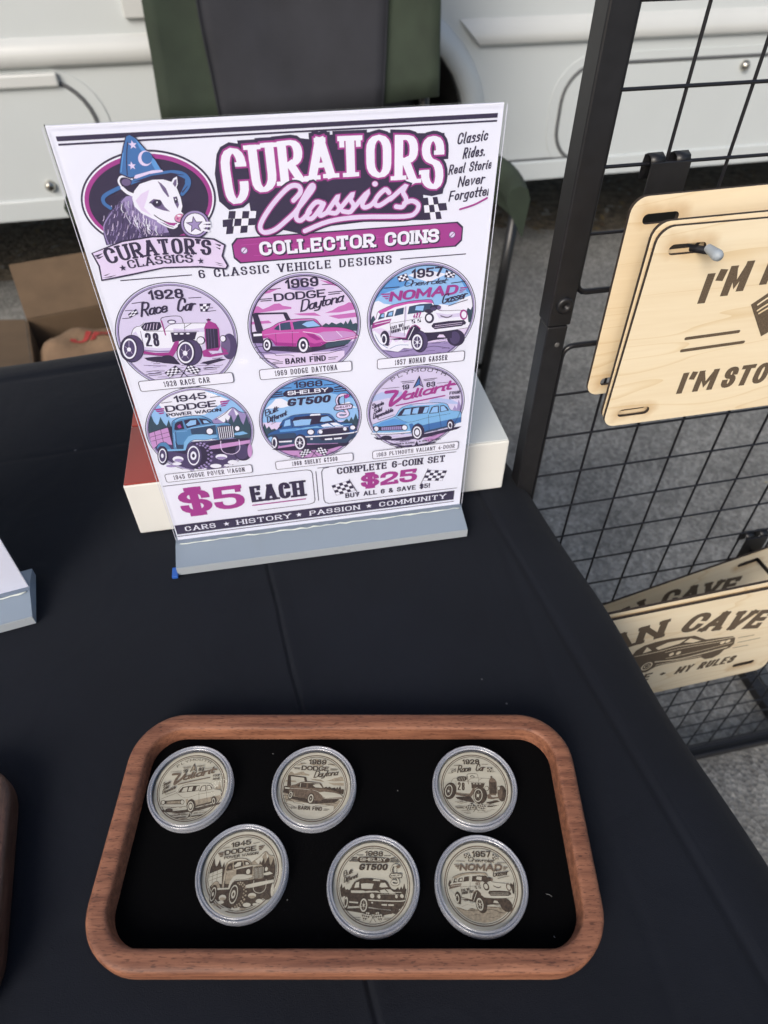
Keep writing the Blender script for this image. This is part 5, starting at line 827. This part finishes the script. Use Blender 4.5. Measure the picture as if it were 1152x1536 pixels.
# ---------------------------------------------------------------- coins
cap_ring = clear_mat("capsule_ring", (.90, .92, .97), .25, (.82, .84, .92), .05, 2.0); cap_lid = clear_mat("capsule_lid", (1, 1, 1), .0, (.7, .75, .85), .03, 1.2); foam = mat("cream_ring", (.52, .49, .42), .7)
CO = [('sedan', -.1050, .1512, 6, 'a four door sedan at the far left'), ('wing', -.0380, .1512, -3, 'a coupe with a tall rear wing'), ('race', .0493, .1515, 2, 'an open wheel race car with number 28'), ('truck', -.0707, .1086, 8, 'an off-road truck among pines'), ('muscle', -.0053, .1031, 0, 'a dark striped coupe above crossed flags'), ('gasser', .0479, .1031, -2, 'a raised station wagon with two doors')]
for key, x, y, rz, lb in CO:
    R = empty("coin", (x, y, .0073), (rad(random.uniform(-.4, .4)), rad(random.uniform(-.4, .4)), rad(rz))); tag(R, "wooden coin in a clear capsule engraved with " + lb, "coin", "engraved coins in the wooden tray")
    q = .97
    sp_ = lambda pr: [(r_ * q, z_) for r_, z_ in pr]
    b = MB(); b.lathe(sp_([(.0213, .0004), (.0227, 0), (.0235, .0007), (.02365, .0024), (.02325, .0029), (.02365, .0034), (.0236, .0052), (.0231, .0061), (.0226, .0063), (.0224, .0059), (.02215, .0056), (.0219, .0060), (.0216, .0063), (.0211, .0062), (.0209, .0058)]), cap_ring, 80); b.build("capsule_ring", R)
    b = MB(); b.lathe(sp_([(.0001, .0054), (.0206, .0054), (.0210, .0058)]), cap_lid, 72); b.build("capsule_lid", R)
    b = MB(); b.lathe(sp_([(.0001, .0004), (.0212, .0004), (.0218, .0016)]), foam, 64); b.build("capsule_base", R)
    b = MB(); b.lathe(sp_([(.0001, .0036), (.0201, .0036), (.0206, .0032), (.0206, .0008)]), coinwood, 72, smooth=False); b.build("coin_disc", R)
    pal = coin_pal(key == 'muscle'); els = ART[key][3]; Ra = ART[key][1]; k_ = 17.2 / Ra
    cv = Canvas(lambda X_, Y_, z: Vector((X_ / 1000, Y_ / 1000, .00363 + z)), pal, 0, 1.2e-6)
    cv.ring('G', 0, 0, 17.9, .55); cv.ring('K', 0, 0, 17.0, .3); f0 = cv.fn
    cv.fn = lambda X_, Y_, z: Vector((X_ * k_ / 1000, Y_ * k_ / 1000, .00363 + z)); cv.art(els, Ra - 1.5); cv.build("engraving", R)

# ---------------------------------------------------------------- display rack
RO = Vector((.1205, .4128, GZ)); RY = rad(12)
RK = empty("display_rack", RO, (0, 0, RY)); tag(RK, "black metal display rack with wire grid panels standing right of the table", "display rack")
zz = lambda z: z - GZ
for sx in (-.0024, 1.02):
    b = MB(); b.box((sx, .006, (zz(.142) + zz(1.05)) / 2), (.0168, .0168, 1.05 - .142), black_metal, bev=.0012); b.build("upper_post", RK)
    b = MB(); b.box((sx, .006, (zz(.1412)) / 2), (.0150, .0150, zz(.1412)), black_metal, bev=.0012); b.build("lower_post", RK)
b = MB(); b.lathe([(.0001, -.0005), (.0016, -.0005), (.0016, .0016), (.0046, .0026), (.0058, .0014), (.0058, 0)], black_metal, 24, (-.0016, -.0024, zz(.1575)), R90); b.build("bolt", RK)
b = MB(); b.lathe([(.0001, .0003), (.0014, .0004), (.0018, 0)], mat("bare_hole", (.10, .10, .10), .3), 16, (-.0005, -.0016, zz(.127)), R90); b.build("screw_hole", RK)
WS = [.0505 + .0412 * i for i in range(24)]
def grid(z0, z1, zs, name):
    b = MB(); x0, x1 = .0088, 1.0095
    b.tube([(p[0], .006, p[1]) for p in rrect(x1 - x0, z1 - z0, .008, 4, (x0 + x1) / 2, (z0 + z1) / 2)], .0021, black_wire, 6, True); G_ = b.build(name, RK)
    b = MB()
    for s0 in WS: b.tube([(s0, .0072, z0), (s0, .0072, z1)], .00105, black_wire, 6, caps=False)
    b.build("vertical_wires", G_); b = MB()
    for z in zs: b.tube([(x0, .0049, z), (x1, .0049, z)], .00105, black_wire, 6, caps=False)
    b.build("horizontal_wires", G_)
grid(zz(.161), zz(1.02), [zz(.2005 + .0393 * i) for i in range(20)], "upper_grid_panel")
grid(zz(-.675), zz(.120), [zz(.0785 - .0412 * i) for i in range(19)], "lower_grid_panel")
b = MB(); b.box((.51, .006, zz(-.695)), (1.02, .020, .020), black_metal, bev=.0015); b.tube([(.0, -.006, zz(-.680)), (1.02, -.006, zz(-.680))], .0018, black_wire, 6); b.build("bottom_rail", RK)
for x in (.0, .585, 1.02):
    b = MB(); b.box((x, .14, zz(-.708)), (.020, .27, .020), black_metal, bev=.0015); b.build("foot_bar", RK)
b = MB(); b.box((.62, .14, zz(-.714)), (.022, .27, .004), mat("grey_strap", (.06, .065, .07), .5)); b.build("floor_strip", RK)
def hook(s, zw, length, rise, label, zr, rx=.001):
    R = empty("display_hook", RO + Vector((math.cos(RY) * s, math.sin(RY) * s, zw - GZ)), (0, 0, RY)); tag(R, label, "hook", "hooks hung on the wire grid")
    b = MB(); wv_ = .0255; t = .0016
    b.box((0, -.0005, -.030), (wv_, t, .064), black_metal, bev=.0004)
    for sx in (-1, 1):
        pts = [(-.0006, .0006), (.0012, .0044), (.0052, .0058), (.0088, .0040), (.0100, -.002), (.0100, -.010)]; cxx = sx * .0082; q = .0090 / 2
        vs = []; 
        for (y, z) in pts: vs += [(cxx - q, y, z), (cxx + q, y, z)]
        b.add(vs, [[2 * i, 2 * i + 1, 2 * i + 3, 2 * i + 2] for i in range(len(pts) - 1)], black_metal, True)
    o = b.build("bracket", R); md = o.modifiers.new("thick", 'SOLIDIFY'); md.thickness = .0009
    b = MB(); b.tube([(rx, -.001, zr), (rx, -length * .5, zr + rise * .35), (rx, -length, zr + rise)], .0021, black_wire, 10); b.build("rod", R)
    b = MB(); Mx = Matrix.Translation((rx, -length, zr + rise)) @ Matrix.Rotation(rad(90) , 4, 'X')
    b.lathe([(.0023, -.004), (.0025, -.002), (.0027, .001), (.0030, .0035), (.0031, .0050), (.0024, .0070), (.0001, .0078)], mat("grey_rubber_tip", (.30, .34, .38), .5), 20, (0, 0, 0), Mx); b.build("rubber_tip", R)
hook(.049, .2400, .072, .018, "black hook with a grey tip through the upper wooden plates", -.038, -.0085)
hook(.270, -.134, .125, .012, "black hook through the lower wooden plates", -.020)

# ---------------------------------------------------------------- wooden plates
scorch = mat("scorch_mark", (.40, .26, .12), .7)
def scorch_mat():
    m = bpy.data.materials.new("plate_face"); m.use_nodes = True; return m
def plate(loc, rot, label, W=.27, H=.133, T=.0023, gp="engraved wooden plates hung on the rack"):
    R = empty("wooden_plate", loc, rot); tag(R, label, "wooden plate", gp)
    sx = [(.020, H - .0130), (.020, .0100), (W - .0295, H - .0130), (W - .0295, .0200 if H > .135 else .0100)]
    loops = [rrect(W, H, .009, 6, W / 2, H / 2)] + [rrect(.0225, .0060, .0029, 5, x, y)[::-1] for x, y in sx]
    b = MB(); b.prism(loops, 0, T, fnp, ply, charred); b.build("board", R)
    # soot rings around the slots: wear with a shape of its own
    b = MB()
    rr = random.Random(int(W * 1000) + int(loc[0] * 1e4))
    return R
def soot_nodes():
    t = ply.node_tree; N = t.nodes; L = t.links; B = N["Principled BSDF"]; src = [l.from_socket for l in L if l.to_socket == B.inputs["Base Color"]][0]
    co = N.new("ShaderNodeTexCoord"); sp = N.new("ShaderNodeSeparateXYZ"); L.new(co.outputs["Object"], sp.inputs[0])
    def M(op, a, b=None):
        n = N.new("ShaderNodeMath"); n.operation = op
        for i, v in enumerate((a, b)):
            if v is None: continue
            if isinstance(v, (int, float)): n.inputs[i].default_value = v
            else: L.new(v, n.inputs[i])
        return n.outputs[0]
    tot = None; nz = N.new("ShaderNodeTexNoise"); nz.inputs["Scale"].default_value = 90; L.new(co.outputs["Object"], nz.inputs[0])
    for cx_, cz_ in ((.020, .1225), (.020, .0100), (.2415, .1240), (.2415, .0165)):
        dx = M('MAXIMUM', M('SUBTRACT', M('ABSOLUTE', M('SUBTRACT', sp.outputs[0], cx_)), .011), 0.0); dz = M('SUBTRACT', sp.outputs[2], cz_)
        d = M('SQRT', M('ADD', M('MULTIPLY', dx, dx), M('MULTIPLY', dz, dz))); d = M('ADD', d, M('MULTIPLY', M('SUBTRACT', nz.outputs["Fac"], .5), .010))
        f = M('MAXIMUM', M('SUBTRACT', 1.0, M('DIVIDE', d, .0085)), 0.0); tot = f if tot is None else M('MAXIMUM', tot, f)
    mx = N.new("ShaderNodeMixRGB"); L.new(M('MULTIPLY', tot, .6), mx.inputs[0]); L.new(src, mx.inputs[1]); mx.inputs[2].default_value = (.46, .27, .10, 1); L.new(mx.outputs[0], B.inputs["Base Color"])
soot_nodes()
burn4 = mat('laser_burn_ply', (.105, .074, .046), .85, var=.35, scale=1200)
pl_pal = {'K': burn4, 'W': ply, 'P': ply}
pcv = lambda x0=0, z0=6e-5: Canvas(lambda x, y, z: Vector(((x + x0) / 1000, -z, y / 1000)), pl_pal, z0)
plate((.1400, .3860, .1020), (0, rad(-.6), RY), "plain pale wooden plate hanging behind the pair with slanted lettering")
f0 = Vector((.1460, .357, .0970)); n12 = Vector((-math.sin(RY), math.cos(RY), 0))
plate(f0 + n12 * .0048 + Vector((.0004, 0, .0010)), (0, rad(-.2), RY), "pale wooden plate pressed directly behind the plate with slanted lettering")
FP = plate(f0, (0, rad(.3), RY), "pale wooden plate engraved with slanted lettering starting I'M above two lines")
cv = pcv()
b1 = lambda x: 85.3 + .26 * (x - 41) - .0011 * (x - 41) ** 2; t1 = lambda x: b1(x) + 18.6
cv.text("I'M", 'K', 18.6, 38.6, 0, 69, 0, 'i', b1, t1, (5.0, 3.6)); cv.text("NOT", 'K', 18.6, 75.6, 0, 118, 0, 'i', b1, t1, (5.0, 3.6))
b2 = lambda x: 20.2 + .00035 * (x - 20) ** 1.5; t2 = lambda x: b2(x) + 16.3
cv.text("I'M", 'K', 16.3, 47.2, 0, 75.5, 0, 'i', b2, t2, (4.2, 3.1)); cv.text("STOCK", 'K', 16.3, 78.6, 0, 137, 0, 'i', b2, t2, (4.2, 3.1))
cv.line('K', 2.2, [(40, 62.3), (74.8, 63.1)]); cv.line('K', 2.2, [(40, 53.8), (81.6, 54.9)])
cv.poly('K', [(75.8, 81), (85, 88), (106, 94), (118, 78), (108, 66), (97.5, 60.2), (93.2, 57.6)])
for q in ([(81, 80.6), (87, 85), (98, 89)], [(82.6, 76.6), (89, 80.8), (102, 85)], [(84.5, 74.5), (91, 78.2), (104, 81.5)]): cv.line('W', 1.2, q)
cv.build("engraving", FP)
# lower plates
yaw = rad(13); dM = Vector((math.cos(yaw), math.sin(yaw), 0)); nM = Vector((-math.sin(yaw), math.cos(yaw), 0)); br = Vector((.369, .353, -.196)); bl = br - dM * .272 + Vector((0, 0, .0))
LP = plate(bl, (0, 0, yaw), "pale wooden plate engraved MAN CAVE over a car, foremost of the lower plates", W=.272, H=.1405)
plate(bl + nM * .0042 + Vector((0, 0, .0022)), (0, rad(-.5), yaw), "pale wooden plate pressed directly behind the foremost MAN CAVE plate", W=.272, H=.1405)
def mancave(R):
    cv = pcv(272)
    cv.text("MAN", 'K', 26.5, -225, 84, -138, 100.5, 'p', pen=(7.0, 5.2)); cv.text("CAVE", 'K', 26.5, -127, 102, -40, 81, 'p', pen=(7.0, 5.2))
    body = [(-161.9, 79.3), (-160, 86.5), (-153.7, 92.2), (-143.1, 94.3), (-130.3, 94.7), (-116.6, 92.7), (-106.3, 91.4), (-98.3, 85.4), (-91.5, 80.5), (-78.1, 78.7), (-63.6, 76.6), (-60, 72.7), (-56.8, 62.2), (-59, 56.8), (-64, 55.5), (-66.2, 48.7), (-71.8, 44.9), (-79.7, 45.5), (-85.2, 50.4), (-102.6, 51.5), (-123.3, 52.2), (-131, 51), (-137.9, 44.6), (-146, 46), (-151, 56), (-157.7, 68.7)]
    cv.poly('K', body)
    for w_ in ([(-151.5, 79.6), (-150.4, 89), (-143.8, 81.5)], [(-141, 84.5), (-131, 89.2), (-113, 88.6), (-118, 83.2), (-137, 80)], [(-114, 83.5), (-109.5, 88.5), (-96.5, 80.8), (-104, 80)]): cv.poly('W', w_)
    for l_, w_ in (([(-158, 77), (-136, 77), (-118, 78.5), (-92, 76.5), (-62, 74.5)], .9), ([(-128, 73), (-110, 74), (-64, 70.5)], .7), ([(-133.5, 60), (-122, 58), (-104, 56), (-63, 59.5)], 1.5), ([(-131, 54), (-104, 53.6), (-86, 53)], .8), ([(-124, 62.2), (-90, 63), (-60, 65.5)], .7)): cv.line('W', w_, l_)
    for x, y in ((-120.4, 67.5), (-113.6, 67.3), (-71.1, 69.3), (-65.8, 69.6)): cv.ell('W', (x, y, 2.3, 0, 0, 2.6))
    cv.ell('W', (-140.5, 55.5, 5.2, 0, 0, 6.4)); cv.ell('K', (-140.5, 55.5, 4.0, 0, 0, 5.1)); cv.ring('W', -140.5, 55.5, 2.4, .6, 24)
    for q in ([(-56.4, 71.6), (-40.5, 70.9)], [(-53.8, 63.4), (-30.9, 63.1)], [(-54.9, 55.5), (-39.4, 54.4)]): cv.line('K', .8, q)
    cv.text("MY RULES", 'K', 12, -105.5, 29, -44, 28, 'i', sl=.16); cv.text("E", 'K', 12, -139.5, 29.5, -130.5, 29.5, 'i', sl=.16); cv.poly('K', [(-122, 35), (-118.5, 37.6), (-115, 35), (-118.5, 32.4)])
    cv.build("engraving", R)
mancave(LP)
b0 = Vector((.470, .456, -.141)); 
TP = plate(b0 + Vector((-.283, -.047, -.205)), (rad(-2), rad(-16.5), rad(12)), "tilted wooden plate engraved MAN CAVE hanging crooked behind the lower plates", W=.272, H=.1405)
mancave(TP)
